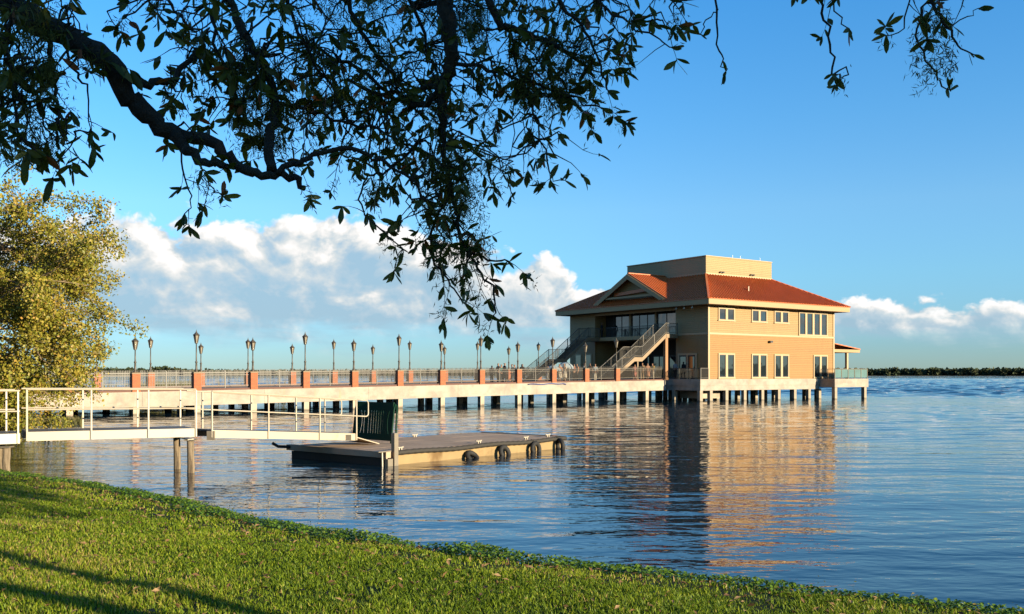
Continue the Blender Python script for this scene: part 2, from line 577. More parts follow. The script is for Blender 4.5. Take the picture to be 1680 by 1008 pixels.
def resample(pts, step):
    """Catmull-Rom through pts, denser near the camera"""
    out = []
    n = len(pts)
    for i in range(n - 1):
        p0 = Vector(pts[max(i - 1, 0)]); p1 = Vector(pts[i]); p2 = Vector(pts[i + 1]); p3 = Vector(pts[min(i + 2, n - 1)])
        L = (p2 - p1).length
        k = max(1, int(L / (step * max(1.0, min(abs(p1.x), abs(p2.x)) / 14.0))))
        for j in range(k):
            u = j / k
            q = 0.5 * ((2 * p1) + (p2 - p0) * u + (2 * p0 - 5 * p1 + 4 * p2 - p3) * u * u + (3 * p1 - p0 - 3 * p2 + p3) * u ** 3)
            if L > 40:
                q = p1.lerp(p2, u)
            out.append(q)
    out.append(Vector(pts[-1]))
    return out
SH = resample(SHORE, 0.3)
SHN = []
for i, p in enumerate(SH):
    t_ = (SH[min(i + 4, len(SH) - 1)] - SH[max(i - 4, 0)]).normalized()
    SHN.append(Vector((-t_.y, t_.x)))            # towards the land
SH_A = np.array([tuple(p) for p in SH]); SHN_A = np.array([tuple(p) for p in SHN])

def edge_wobble(x, y):
    return 0.10 * math.sin(1.9 * x + 0.7) + 0.07 * math.sin(4.3 * x + 2.0) + 0.05 * math.sin(9.1 * x)

def bank_z(s):
    """height of the land at distance s from the waterline"""
    xs = [-40, -6, -1.5, -0.5, 0.0, 0.25, 0.55, 1.0, 2.0, 4.0, 7.0, 11.0, 20.0, 60.0, 300.0, 4000.0]
    zs = [-4, -1.2, -0.5, -0.2, -0.02, 0.16, 0.30, 0.40, 0.48, 0.62, 0.82, 1.05, 1.35, 1.8, 2.6, 3.0]
    return np.interp(s, xs, zs)

def ground_z(x, y):
    d = SH_A - np.array([x, y])
    i = int(np.argmin((d ** 2).sum(1)))
    s = -(d[i] @ SHN_A[i])
    return float(bank_z(s))

def build_ground():
    offs = [-40, -12, -6, -3, -1.5, -1.0, -0.6, -0.3, -0.1, 0.0, 0.1, 0.2, 0.3, 0.42, 0.55, 0.7, 0.9, 1.15, 1.5, 2, 2.6, 3.3, 4.2, 5.2, 6.4, 7.8,
            9.5, 11.5, 14, 18, 24, 34, 55, 110, 300, 900, 3000]
    vs = []
    for i, p in enumerate(SH):
        n = SHN[i]
        for s in offs:
            w = edge_wobble(p.x, p.y) * max(0.0, 1 - abs(s) / 3.0)
            q = p + n * (s + w)
            z = float(bank_z(s))
            if abs(s) < 60 and s > 0.2:
                z += 0.035 * mnoise.noise(Vector((q.x * 0.55, q.y * 0.55, 0))) + 0.02 * mnoise.noise(Vector((q.x * 1.7, q.y * 1.7, 4)))
            vs.append((q.x, q.y, z))
    k = len(offs)
    a = np.arange(len(SH) - 1)[:, None] * k + np.arange(k - 1)[None, :]
    a = a.ravel()
    faces = np.stack([a, a + 1, a + k + 1, a + k], 1)
    m, t, b = principled('lawn_soil')
    tc = t.n('ShaderNodeTexCoord')
    o = tc.outputs['Object']
    n1 = t.noise(o, 0.45, 5.0, 0.6)
    n2 = t.noise(o, 14.0, 4.0, 0.7)
    c = t.mix(n1, (0.016, 0.027, 0.006, 1), (0.042, 0.048, 0.011, 1))
    c = t.mix(t.smooth(n2, 0.45, 0.75), c, (0.045, 0.034, 0.014, 1))
    t.link(c, b.inputs['Base Color'])
    b.inputs['Roughness'].default_value = 0.95
    b.inputs['Specular IOR Level'].default_value = 0.1
    bn = t.n('ShaderNodeBump'); bn.inputs['Distance'].default_value = 0.03
    t.link(n2, bn.inputs['Height']); t.link(bn.outputs[0], b.inputs['Normal'])
    me = np_mesh('ground', np.array(vs), faces, m, smooth=True)
    bm = bmesh.new(); bm.from_mesh(me); bmesh.ops.recalc_face_normals(bm, faces=bm.faces)
    if sum(f.normal.z for f in bm.faces) < 0:
        bmesh.ops.reverse_faces(bm, faces=bm.faces)
    bm.to_mesh(me); bm.free()
    tag(link('ground', me), 'grassy lake bank sloping down to the water', None, None, 'structure')
build_ground()

def build_water():
    m, t, b = principled('lake_water')
    b.inputs['Base Color'].default_value = (0.004, 0.014, 0.024, 1)
    b.inputs['Roughness'].default_value = 0.02
    b.inputs['IOR'].default_value = 1.33
    b.inputs['Specular IOR Level'].default_value = 0.5
    g = t.n('ShaderNodeNewGeometry')
    pos = g.outputs['Position']
    def wave(rot, sx, sy, scale, detail=2.0, rough=0.5, dist=0.0):
        mp = t.n('ShaderNodeMapping')
        mp.inputs['Rotation'].default_value = (0, 0, math.radians(rot))
        mp.inputs['Scale'].default_value = (sx, sy, 1.0)
        t.link(pos, mp.inputs['Vector'])
        return t.noise(mp.outputs[0], scale, detail, rough, dist)
    sep = t.n('ShaderNodeSeparateXYZ'); t.link(pos, sep.inputs[0])
    # wind lanes: the open lake is rougher than the lee of the bank and the pier
    lane = wave(12, 0.35, 1.0, 0.035, 3.0, 0.5)
    far = t.smooth(t.math('ADD', sep.outputs[1], t.math('MULTIPLY', t.math('SUBTRACT', lane, 0.5), 130.0)), 92.0, 150.0)
    patch = wave(20, 0.5, 1.0, 0.12, 2.0)
    calm = t.lin(patch, 0.3, 0.7, 0.55, 1.15)
    amp = t.math('ADD', t.math('MULTIPLY', calm, t.math('SUBTRACT', 1.0, far)), t.math('MULTIPLY', far, 1.6))
    h1 = t.math('MULTIPLY', wave(17, 0.36, 1.0, 1.05, 1.5, 0.45, 0.4), 0.046)
    h2 = t.math('MULTIPLY', wave(4, 0.55, 1.0, 2.7, 2.0, 0.5, 0.3), 0.019)
    h3 = t.math('MULTIPLY', wave(-20, 0.6, 1.0, 7.0, 2.0, 0.5), 0.0045)
    h4 = t.math('MULTIPLY', wave(25, 0.35, 1.0, 0.33, 1.0, 0.4), 0.07)
    hh = t.math('ADD', t.math('ADD', h1, h4), t.math('ADD', h2, h3))
    hh = t.math('MULTIPLY', hh, amp)
    bn = t.n('ShaderNodeBump')
    bn.inputs['Strength'].default_value = 1.0
    bn.inputs['Distance'].default_value = 1.0
    t.link(hh, bn.inputs['Height'])
    t.link(bn.outputs[0], b.inputs['Normal'])
    # the sheet: swell is modelled, finer ripples are the bump above
    rows = [-9000, -600, -120, -40, 0, 15, 26]
    y, st = 30.0, .22
    while y < 620:
        rows.append(y); y += st; st = min(3.0, .22 * max(1.0, (y / 34.0)) ** 1.05)
    rows += [700, 900, 1300, 2200, 4000, 9000]
    cols = [-9000, -2500, -900, -420, -260]
    x, st = -180.0, .9
    while x < 330:
        cols.append(x)
        x += .55 + max(0.0, (abs(x - 8) - 45)) * .016
    cols += [480, 900, 2500, 9000]
    Y, X = np.meshgrid(np.array(rows, float), np.array(cols, float), indexing='ij')
    g = np.random.default_rng(23)
    Z1 = np.zeros_like(X); Z2 = np.zeros_like(X)
    for k in range(34):
        lam = 0.95 * (2.6 ** g.random()); th = math.radians(-72 + g.normal(0, 16))
        kx, ky = math.cos(th) * 2 * math.pi / lam, math.sin(th) * 2 * math.pi / lam
        Z1 += .050 * math.sqrt(2 / 34) * lam / (2 * math.pi) * np.sin(kx * X + ky * Y + g.uniform(0, 6.28))
    for k in range(34):
        lam = 2.15 * (2.8 ** g.random()); th = math.radians(-78 + g.normal(0, 20))
        kx, ky = math.cos(th) * 2 * math.pi / lam, math.sin(th) * 2 * math.pi / lam
        Z2 += .225 * math.sqrt(2 / 34) * lam / (2 * math.pi) * np.sin(kx * X + ky * Y + g.uniform(0, 6.28))
    ss = lambda v, a_, b_: np.clip((v - a_) / (b_ - a_), 0, 1) ** 2 * (3 - 2 * np.clip((v - a_) / (b_ - a_), 0, 1))
    lanes = 26 * np.sin(X * .021 + Y * .05) + 16 * np.sin(X * .05 - Y * .09 + 1.0)
    f2 = ss(Y + lanes * .6, 98, 150) * (1 - ss(Y, 540, 600))
    f1 = ss(Y, 30, 44) * (1 - ss(Y, 95, 125)) * (.8 + .35 * np.sin(X * .11 + 1.3) * np.sin(Y * .07 + X * .02))
    inx = ss(X, -175, -150) * (1 - ss(X, 290, 325))
    Z = (Z1 * f1 + Z2 * f2) * inx
    nr, nc = X.shape
    idx = np.arange(nr * nc).reshape(nr, nc)
    fc = np.stack([idx[:-1, :-1], idx[:-1, 1:], idx[1:, 1:], idx[1:, :-1]], -1).reshape(-1, 4)
    me = np_mesh('water', np.stack([X, Y, Z], -1).reshape(-1, 3), fc, m, smooth=True)
    print('water quads', len(fc))
    tag(link('water', me), 'rippled blue lake water', None, None, 'structure')
build_water()

# ------------------------------------------------------------------ pavilion
BA = math.radians(35.4)
BC = Vector((19.28, 93.6, 0))
BW, BD = 19.9, 21.6            # lit front along x, shaded entrance side along y
FZ, Z2, ZT = 2.2, 6.75, 9.5    # floor, upper floor, soffit
def bl(x, y, z=0.0):
    c, s = math.cos(BA), math.sin(BA)
    return Vector((BC.x + c * x - s * y, BC.y + s * x + c * y, z))

def build_pavilion():
    root = thing('pavilion', BC, BA, 'two-storey tan pavilion with red metal roof on piles over the lake', 'building')
    # platform
    mb = MB()
    mb.box(-1.3, 20.1, -0.18, 21.8, 1.55, FZ)
    p = mb.build('platform', MT['concrete'], root)
    mb = MB(); mb.box(-1.3 + .04, 17.2, -0.14, 0.35, 1.08, 1.547); mb.build('edge_beam', MT['concrete'], root)
    mb = MB(); mb.box(-1.24, -0.9, 0.36, 21.7, 1.08, 1.547); mb.build('edge_beam', MT['concrete'], root)
    mb = MB(); mb.box(-0.88, 19.9, 5.0, 5.4, 1.1, 1.547); mb.box(-0.88, 19.9, 12.0, 12.4, 1.1, 1.547); mb.box(-0.88, 19.9, 20.8, 21.2, 1.1, 1.547)
    mb.build('cross_beam', MT['concrete'], root)
    # block hanging below the platform by the near corner, in place of a dark notch
    mb = MB(); mb.box(0.6, 3.4, 1.6, 4.4, 0.25, 1.546); mb.build('notch_block', MT['pile'], root)
    pm = MB().cbox(0, 0, 0.38, 0.38, -3.0, 1.085).mesh('pile', MT['pile'])
    for yi, y in enumerate((0.1, 3.6, 7.4, 11.2, 15.0, 18.6, 21.2)):
        xs = [-1.05, 0.35, 2.6, 5.3, 8.0, 10.6, 13.2, 15.6, 17.4] if yi == 0 else [-1.05, 2.2, 5.2, 8.2, 11.2, 14.2, 17.2, 19.6]
        for x in xs:
            o = link('pile', pm, root); o.location = (x, y + (rnd.uniform(-.15, .15) if yi else 0), 0.0)
    # lit front walls (y = 0)
    mb = MB(); mb.box(0, BW, 0.0, 0.3, FZ, Z2 - 0.10); mb.build('lower_wall', MT['wall_low'], root)
    mb = MB(); mb.box(0, BW, 0.004, 0.3, Z2 - 0.097, ZT); mb.build('upper_wall', MT['wall_up'], root)
    mb = MB(); mb.box(BW - 0.3, BW, 0.303, BD, FZ, Z2 - 0.1); mb.build('lower_wall', MT['wall_low'], root)
    mb = MB(); mb.box(BW - 0.3, BW - .004, 0.303, BD, Z2 - 0.097, ZT); mb.build('upper_wall', MT['wall_up'], root)
    mb = MB(); mb.box(0.0, BW - 0.303, BD - 0.3, BD, FZ, ZT); mb.build('back_wall', MT['wall_up'], root)
    # entrance side walls (x = 0) either side of the recess
    S0, S1 = 4.4, 17.1
    for a, b in ((0.303, S0), (S1, BD - 0.303)):
        mb = MB(); mb.box(0.0, 0.3, a, b, FZ, Z2 - 0.10); mb.build('lower_wall', MT['wall_low'], root)
        mb = MB(); mb.box(0.004, 0.3, a, b, Z2 - 0.097, ZT); mb.build('upper_wall', MT['wall_up'], root)
    mb = MB(); mb.box(0.006, 0.3, S0 + .002, S1 - .002, 9.22, ZT); mb.build('lintel', MT['fascia'], root)
    # recess: cheeks and back walls
    for y0, y1 in ((S0 - 0.3, S0 - .004), (S1 + .004, S1 + 0.3)):
        mb = MB(); mb.box(0.303, 4.2, y0, y1, FZ, ZT - .003); mb.build('recess_wall', MT['wall_up'], root)
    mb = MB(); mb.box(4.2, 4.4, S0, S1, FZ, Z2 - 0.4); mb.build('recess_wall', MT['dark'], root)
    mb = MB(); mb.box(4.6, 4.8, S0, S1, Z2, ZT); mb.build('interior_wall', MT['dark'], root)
    # entrance doors in the ground floor recess
    for k in range(4):
        y = 6.0 + k * 2.5
        d = MB().box(4.10, 4.195, y - 0.95, y + 0.95, FZ, 4.75).build('entrance_door', MT['mullion'], root)
        for q in (-0.47, 0.47):
            MB().box(4.07, 4.097, y + q - 0.38, y + q + 0.38, FZ + 0.2, 4.6).build('pane', MT['glass'], d)
    # ground floor small windows beyond the far stair
    for y in (18.2, 20.0):
        w = MB().box(-0.06, -0.002, y - 0.55, y + 0.55, 2.9, 5.0).build('window', MT['trim'], root)
        MB().box(-0.075, -0.062, y - 0.42, y + 0.42, 3.05, 4.85).build('pane', MT['glass'], w)
    # balcony slab and its glazing
    MB().box(-0.32, 4.6, S0 + .003, S1 - .003, Z2 - 0.38, Z2).build('balcony_slab', MT['fascia'], root)
    gx = 1.55
    edges = [S0 + .05, 6.75, 8.65, 10.6, 12.55, 14.45, S1 - .05]
    bays = [(S0 + .1, 8.75), (9.0, 12.75), (13.05, S1 - .1)]
    for a, b in bays:
        g = MB()
        g.box(gx, gx + .12, a, a + .14, Z2, 9.46); g.box(gx, gx + .12, b - .14, b, Z2, 9.46)
        g.box(gx, gx + .12, a + .14, b - .14, 9.3, 9.46); g.box(gx, gx + .12, a + .14, b - .14, Z2, Z2 + .10)
        n = 3
        for k in range(1, n):
            y = a + (b - a) * k / n
            g.box(gx + .01, gx + .11, y - .05, y + .05, Z2 + .1, 9.3)
        w = g.build('glazing', MT['mullion'], root)
        for k in range(n):
            y0 = a + (b - a) * k / n + .055; y1 = a + (b - a) * (k + 1) / n - .055
            MB().box(gx + .04, gx + .07, max(y0, a + .145), min(y1, b - .145), Z2 + .102, 9.297).build('pane', MT['glass'], w)
    for y in (8.87, 12.9):
        MB().box(gx - .12, gx + .2, y - .11, y + .11, Z2, 9.48).build('column', MT['trim'], root)
    MB().box(0.1, 0.34, S0 + .01, S0 + .16, Z2, 9.2).build('jamb_trim', MT['trim'], root)
    # pale panel seen inside and ceiling lamps behind the glass front
    # balcony railing
    r = MB()
    y0, y1 = 6.6, 15.0
    r.box(-0.28, -0.23, y0, y1, Z2 + 1.02, Z2 + 1.07); r.box(-0.27, -0.24, y0, y1, Z2 + .1, Z2 + .13)
    rail = r.build('balcony_railing', MT['shaded_rail'], root)
    pk = MB()
    y = y0
    while y <= y1:
        pk.cbox(-0.255, y, .022, .022, Z2, Z2 + 1.02); y += 0.13
    tag(pk.build('picket_row', MT['shaded_rail'], rail), kind='stuff')
    # trim bands and corner boards
    MB().box(-0.05, BW + .05, -0.055, -0.002, Z2 - 0.14, Z2 + 0.06).build('trim_band', MT['trim'], root)
    MB().box(-0.055, -0.002, 0.0, S0, Z2 - 0.14, Z2 + 0.06).build('trim_band', MT['trim'], root)
    MB().box(-0.055, -0.002, S1, BD, Z2 - 0.14, Z2 + 0.06).build('trim_band', MT['trim'], root)
    MB().box(-0.062, 0.16, -0.062, -0.002, FZ, Z2 - .142).build('corner_board', MT['trim'], root)
    MB().box(-0.062, 0.16, -0.062, -0.002, Z2 + .062, ZT).build('corner_board', MT['trim'], root)
    MB().box(BW - 0.16, BW + .06, -0.062, -0.002, FZ, Z2 - .142).build('corner_board', MT['trim'], root)
    MB().box(BW - 0.16, BW + .06, -0.062, -0.002, Z2 + .062, ZT).build('corner_board', MT['trim'], root)
    # windows of the lit front
    def window(x0, x1, z0, z1, n, label=None):
        w = MB()
        tr = 0.14
        w.box(x0, x0 + tr, -0.085, -0.003, z0, z1); w.box(x1 - tr, x1, -0.085, -0.003, z0, z1)
        w.box(x0 + tr, x1 - tr, -0.085, -0.003, z1 - tr, z1); w.box(x0 - .05, x1 + .05, -0.12, -0.086, z0 - .06, z0 + .05)
        w.box(x0 + tr, x1 - tr, -0.085, -0.003, z0, z0 + tr * .7)
        mw = 0.30
        pw = (x1 - x0 - 2 * tr - (n - 1) * mw) / n
        xs = []
        for k in range(n):
            a = x0 + tr + k * (pw + mw)
            xs.append((a, a + pw))
            if k:
                w.box(a - mw, a, -0.083, -0.004, z0 + tr * .7 + .001, z1 - tr - .001)
        o = w.build('window', MT['trim'], root)
        for a, b in xs:
            fr = MB()
            s = 0.07
            zz0, zz1 = z0 + tr * .7 + .002, z1 - tr - .002
            fr.box(a + .001, a + s, -0.05, -0.003, zz0, zz1); fr.box(b - s, b - .001, -0.05, -0.003, zz0, zz1)
            fr.box(a + s, b - s, -0.05, -0.003, zz0, zz0 + s); fr.box(a + s, b - s, -0.05, -0.003, zz1 - s, zz1)
            fr.build('sash', MT['mullion'], o)
            MB().box(a + s, b - s, -0.02, -0.008, zz0 + s, zz1 - s).build('pane', MT['glass'], o)
        return o
    for x0, x1 in ((1.39, 3.79), (6.31, 8.71), (9.85, 12.2)):
        window(x0, x1, 8.03, 9.33, 2)
    window(13.83, 18.73, 6.85, 9.36, 4)
    for x0, x1 in ((1.39, 3.79), (6.31, 8.71), (9.85, 12.2), (16.3, 18.75)):
        window(x0, x1, FZ + 0.10, 4.77, 2)
    # double door on the entrance side, near the corner
    d = MB()
    d.box(-0.09, -0.003, 1.46, 1.66, FZ, 4.78); d.box(-0.09, -0.003, 3.86, 4.06, FZ, 4.78); d.box(-0.09, -0.003, 1.66, 3.86, 4.6, 4.78); d.box(-0.09, -0.003, 2.68, 2.84, FZ, 4.598)
    dd = d.build('double_door', MT['trim'], root)
    for a, b in ((1.68, 2.66), (2.86, 3.84)):
        MB().box(-0.05, -0.004, a, b, FZ, 4.597).build('door_leaf', MT['mullion'], dd)
        MB().box(-0.065, -0.052, a + .12, b - .12, FZ + .25, 4.45).build('pane', MT['glass'], dd)
    # wall lamp, vent
    MB().box(8.95, 9.35, -0.30, -0.003, 5.95, 6.15).build('wall_lamp', MT['mullion'], root)
    # hip roof -------------------------------------------------
    ov = 1.2; ins = 5.9
    ex0, ex1, ey0, ey1 = -ov, BW + ov, -ov, BD + ov
    zf0, zf1, zr = 9.52, 10.05, 13.2
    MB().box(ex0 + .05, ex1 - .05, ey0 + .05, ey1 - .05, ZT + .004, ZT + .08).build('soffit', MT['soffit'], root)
    roof = MB()
    E = [(ex0 - .06, ey0 - .06, zf1), (ex1 + .06, ey0 - .06, zf1), (ex1 + .06, ey1 + .06, zf1), (ex0 - .06, ey1 + .06, zf1)]
    U = [(ex0 + ins, ey0 + ins, zr), (ex1 - ins, ey0 + ins, zr), (ex1 - ins, ey1 - ins, zr), (ex0 + ins, ey1 - ins, zr)]
    for k in range(4):
        roof.poly([E[k], E[(k + 1) % 4], U[(k + 1) % 4], U[k]])
    Eb = [(x, y, z - .05) for x, y, z in E]
    for k in range(4):
        roof.poly([Eb[k], Eb[(k + 1) % 4], E[(k + 1) % 4], E[k]])
    ro = roof.build('roof', MT['roof'], root)
    tanp = (zr - zf1) / ins
    seams = MB()
    hh = 0.10
    def rib(a, b, w=0.06):
        seams.bar((a[0], a[1], a[2] + hh / 2), (b[0], b[1], b[2] + hh / 2), w, hh)
    y = ey0 + 0.3
    while y < ey1 - .2:
        t = min(ins, y - ey0, ey1 - y)
        rib((ex0 - .05, y, zf1 + .0), (ex0 + t, y, zf1 + t * tanp))
        rib((ex1 + .05, y, zf1), (ex1 - t, y, zf1 + t * tanp)); y += 0.41
    x = ex0 + 0.3
    while x < ex1 - .2:
        t = min(ins, x - ex0, ex1 - x)
        rib((x, ey0 - .05, zf1), (x, ey0 + t, zf1 + t * tanp)); x += 0.41
    tag(seams.build('standing_seam', MT['roof'], ro), kind='stuff')
    hips = MB()
    for k in range(4):
        hips.bar(Vector(E[k]) + Vector((0, 0, .03)), Vector(U[k]) + Vector((0, 0, .05)), .2, .09)
    hips.build('hip_cap', MT['roof'], ro)
    # fascia boards
    MB().box(ex0, ex1, ey0, ey0 + .045, zf0 - .02, zf1 - .055).build('fascia', MT['fascia'], root)
    MB().box(ex0, ex0 + .045, ey0 + .047, ey1 - .047, zf0 - .02, zf1 - .055).build('fascia', MT['fascia'], root)
    MB().box(ex1 - .045, ex1, ey0 + .047, ey1 - .047, zf0 - .02, zf1 - .055).build('fascia', MT['fascia'], root)
    MB().box(ex0, ex1, ey1 - .045, ey1, zf0 - .02, zf1 - .055).build('fascia', MT['fascia'], root)
    # penthouse screen
    x0, x1, y0, y1 = ex0 + ins, ex1 - ins, ey0 + ins, ey1 - ins
    MB().box(x0, x1, y0, y0 + .2, zr - .2, 15.12).build('penthouse_wall', MT['pent'], root)
    MB().box(x0, x0 + .2, y0 + .202, y1, zr - .2, 15.12).build('penthouse_wall', MT['pent'], root)
    MB().box(x1 - .2, x1, y0 + .202, y1, zr - .2, 15.12).build('penthouse_wall', MT['pent'], root)
    MB().box(x0 + .202, x1 - .202, y1 - .2, y1, zr - .2, 15.12).build('penthouse_wall', MT['pent'], root)
    MB().box(x0 + .2, x1 - .2, y0 + .2, y1 - .2, zr - .1, zr).build('flat_roof', MT['deck'], root)
    c = MB(); c.box(x0 - .06, x1 + .06, y0 - .06, y0 + .24, 15.122, 15.2); c.box(x0 - .06, x0 + .24, y0 + .242, y1 + .06, 15.122, 15.2); c.box(x1 - .24, x1 + .06, y0 + .242, y1 + .06, 15.122, 15.2)
    c.build('parapet_cap', MT['trim'], root)
    fl = MB(); fl.box(x0 - .05, x1 + .05, y0 - .05, y0 - .003, zr - .15, zr + .16); fl.box(x0 - .05, x0 - .003, y0, y1, zr - .15, zr + .16)
    fl.build('base_flashing', MT['trim'], root)
    for ux in (0.22, 0.68):
        f = MB(); X = x0 + (x1 - x0) * ux
        f.box(X - .3, X - .1, y0 - .25, y0 - .05, zr + .25, zr + .4); f.box(X + .1, X + .3, y0 - .25, y0 - .05, zr + .25, zr + .4)
        f.build('floodlight', MT['mullion'], root)
    for ux in (.5, .62, .93):
        MB().tube([(x0 + (x1 - x0) * ux, y0 + 1.0, zr), (x0 + (x1 - x0) * ux, y0 + 1.0, 15.7)], .012, 6).build('antenna', MT['galv'], root)
    MB().tube([(7.0, 0.95, 11.1), (7.0, 0.95, 11.75)], .07, 8).build('roof_vent', MT['galv'], root)
    # gable over the entrance ------------------------------------
    gc, gw, gz0, gz1, gx0 = 10.85, 5.75, 10.42, 13.45, -0.72
    sl = (gz1 - gz0) / gw
    gx1 = ex0 + ins + .1
    g = MB()
    th = .1
    for sgn in (-1, 1):
        a = (gx0, gc, gz1); b = (gx0, gc + sgn * gw, gz0); c_ = (gx1, gc + sgn * gw, gz0); d_ = (gx1, gc, gz1)
        g.prism([a, b, c_, d_], (0, 0, -th))
    go = g.build('gable_roof', MT['roof'], root)
    s2 = MB()
    x = gx0 + .06
    while x < gx1:
        for sgn in (-1, 1):
            a = Vector((x, gc + sgn * gw, gz0 + .035)); b = Vector((x, gc + sgn * .05, gz1 + .01))
            s2.bar(a, b, .06, .09)
        x += 0.41
    tag(s2.build('standing_seam', MT['roof'], go), kind='stuff')
    MB().bar((gx0, gc, gz1 + .05), (gx1, gc, gz1 + .05), .24, .1).build('ridge_cap', MT['roof'], go)
    rk = MB()
    for sgn in (-1, 1):
        a = Vector((gx0 - .02, gc, gz1 - .34)); b = Vector((gx0 - .02, gc + sgn * (gw - .1), gz0 - .30))
        rk.prism([a + Vector((0, 0, .26)), b + Vector((0, 0, .24)), b + Vector((0, 0, -.22)), a + Vector((0, 0, -.26))], (-.09, 0, 0))
    rk.build('rake_board', MT['fascia'], go)
    # recessed face of the gable with its lower beam and brace
    MB().prism([(gx0 + .75, gc, gz1 - .12), (gx0 + .75, gc - gw + .3, gz0 - .02), (gx0 + .75, gc + gw - .3, gz0 - .02)], (.15, 0, 0)).build('gable_face', MT['wall_up'], root)
    MB().box(gx0 + .02, gx0 + .22, gc - 3.9, gc + 3.9, 10.86, 11.06).build('gable_beam', MT['fascia'], root)
    MB().bar((gx0 + .45, gc + 2.6, 11.35), (gx0 + .45, gc - 2.9, 11.62), .12, .34).build('gable_brace', MT['roof'], root)
    # lean-to porch on the right side
    pr = MB()
    pr.prism([(BW + .003, 0.0, 6.05), (BW + 4.9, 0.0, 5.46), (BW + 4.9, 16.0, 5.46), (BW + .003, 16.0, 6.05)], (0, 0, .10))
    po = pr.build('porch_roof', MT['roof'], root)
    MB().box(BW + .02, BW + 4.82, 0.01, .06, 5.12, 5.45).build('porch_fascia', MT['fascia'], po)
    MB().box(BW + 4.77, BW + 4.82, .062, 15.9, 5.12, 5.45).build('porch_fascia', MT['fascia'], po)
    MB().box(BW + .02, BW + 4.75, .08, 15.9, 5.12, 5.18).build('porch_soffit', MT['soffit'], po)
    for y in (0.4, 5.3, 10.2, 15.2):
        MB().cbox(BW + 2.9, y, .26, .26, FZ, 5.118).build('porch_post', MT['trim'], root)
    # eave spot lamps on the entrance side
    for y in (1.2, 2.3, 3.4):
        e = MB(); e.tube([(-.9, y, ZT), (-.95, y, ZT - .14), (-1.1, y - .1, ZT - .3)], [.05, .06, .11], 8)
        e.build('eave_lamp', MT['white_box'], root, True)
    return root
PAV = build_pavilion()

def railing(root, a, b, h=1.07, step=0.13, mat='shaded_rail', posts=2, parts=('rail', 'post', 'picket_row'), pk_w=.02, spear=0.0, low=0.12):
    """railing parts from a to b (local points of root) with pickets"""
    a = Vector(a); b = Vector(b); L = (b - a).length; t = (b - a) / L
    up = Vector((0, 0, 1))
    MB().bar(a + up * h, b + up * h, .05, .045).build(parts[0], MT[mat], root)
    MB().bar(a + up * low, b + up * low, .035, .04).build(parts[0], MT[mat], root)
    for k in range(posts):
        q = a.lerp(b, k / (posts - 1)) if posts > 1 else a.lerp(b, .5)
        MB().bar(q, q + up * (h + .02), .06, .06, (t.x, t.y, 0)).build(parts[1], MT[mat], root)
    pk = MB(); n = int(L / step)
    for k in range(1, n):
        q = a.lerp(b, k / n)
        pk.bar(q + up * low, q + up * (h + spear), pk_w, pk_w, (t.x, t.y, 0))
    tag(pk.build(parts[2], MT[mat], root), kind='stuff')

r_ = thing('deck_railing', bl(-1.2, 0, 0), BA, 'shaded railing of the platform edge below the double door', 'railing')
railing(r_, (0, 4.2, FZ), (0, -.08, FZ), posts=4, step=.14)  # shaded stretch: its shade is in the darker railing colour
r_ = thing('deck_railing', bl(-1.2, -0.1, 0), BA, 'short sunlit railing beside the near corner of the pavilion', 'railing')
railing(r_, (0.07, 0, FZ), (1.1, 0, FZ), posts=2, step=.14, mat='fence')

# deck at the lake-side corner with glass guard
def build_back_deck():
    root = thing('corner_deck', bl(17.2, -2.1), BA, 'concrete deck with glass guard at the lake-side corner of the pavilion', 'deck')
    MB().box(0, 6.0, 0, 1.9, 1.28, FZ - .004).build('slab', MT['concrete'], root)
    MB().box(2.93, 6.0, 1.902, 19.0, 1.28, FZ - .004).build('slab', MT['concrete'], root)
    pm = MB().cbox(0, 0, .40, .40, -3, 1.28).mesh('pile', MT['pile'])
    for x, y in ((0.35, .3), (5.6, .3), (5.6, 6.5), (5.6, 12.5), (5.6, 18.5), (3.4, 6.5)):
        link('pile', pm, root).location = (x, y, 0)
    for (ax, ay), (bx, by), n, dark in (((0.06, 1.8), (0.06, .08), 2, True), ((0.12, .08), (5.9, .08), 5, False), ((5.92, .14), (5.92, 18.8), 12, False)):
        a = Vector((ax, ay, FZ)); b = Vector((bx, by, FZ))
        t = (b - a).normalized()
        MB().bar(a + Vector((0, 0, 1.05)), b + Vector((0, 0, 1.05)), .05, .04).build('guard_rail', MT['shaded_rail' if dark else 'galv'], root)
        for k in range(n + 1):
            q = a.lerp(b, k / n)
            MB().bar(q, q + Vector((0, 0, 1.03)), .05, .05, t).build('guard_post', MT['shaded_rail' if dark else 'galv'], root)
        if not dark:
            for k in range(n):
                q0 = a.lerp(b, (k + .06) / n) + Vector((0, 0, .56)); q1 = a.lerp(b, (k + .94) / n) + Vector((0, 0, .56))
                MB().bar(q0, q1, .012, .88).build('glass_panel', MT['glass_clear'], root)
build_back_deck()

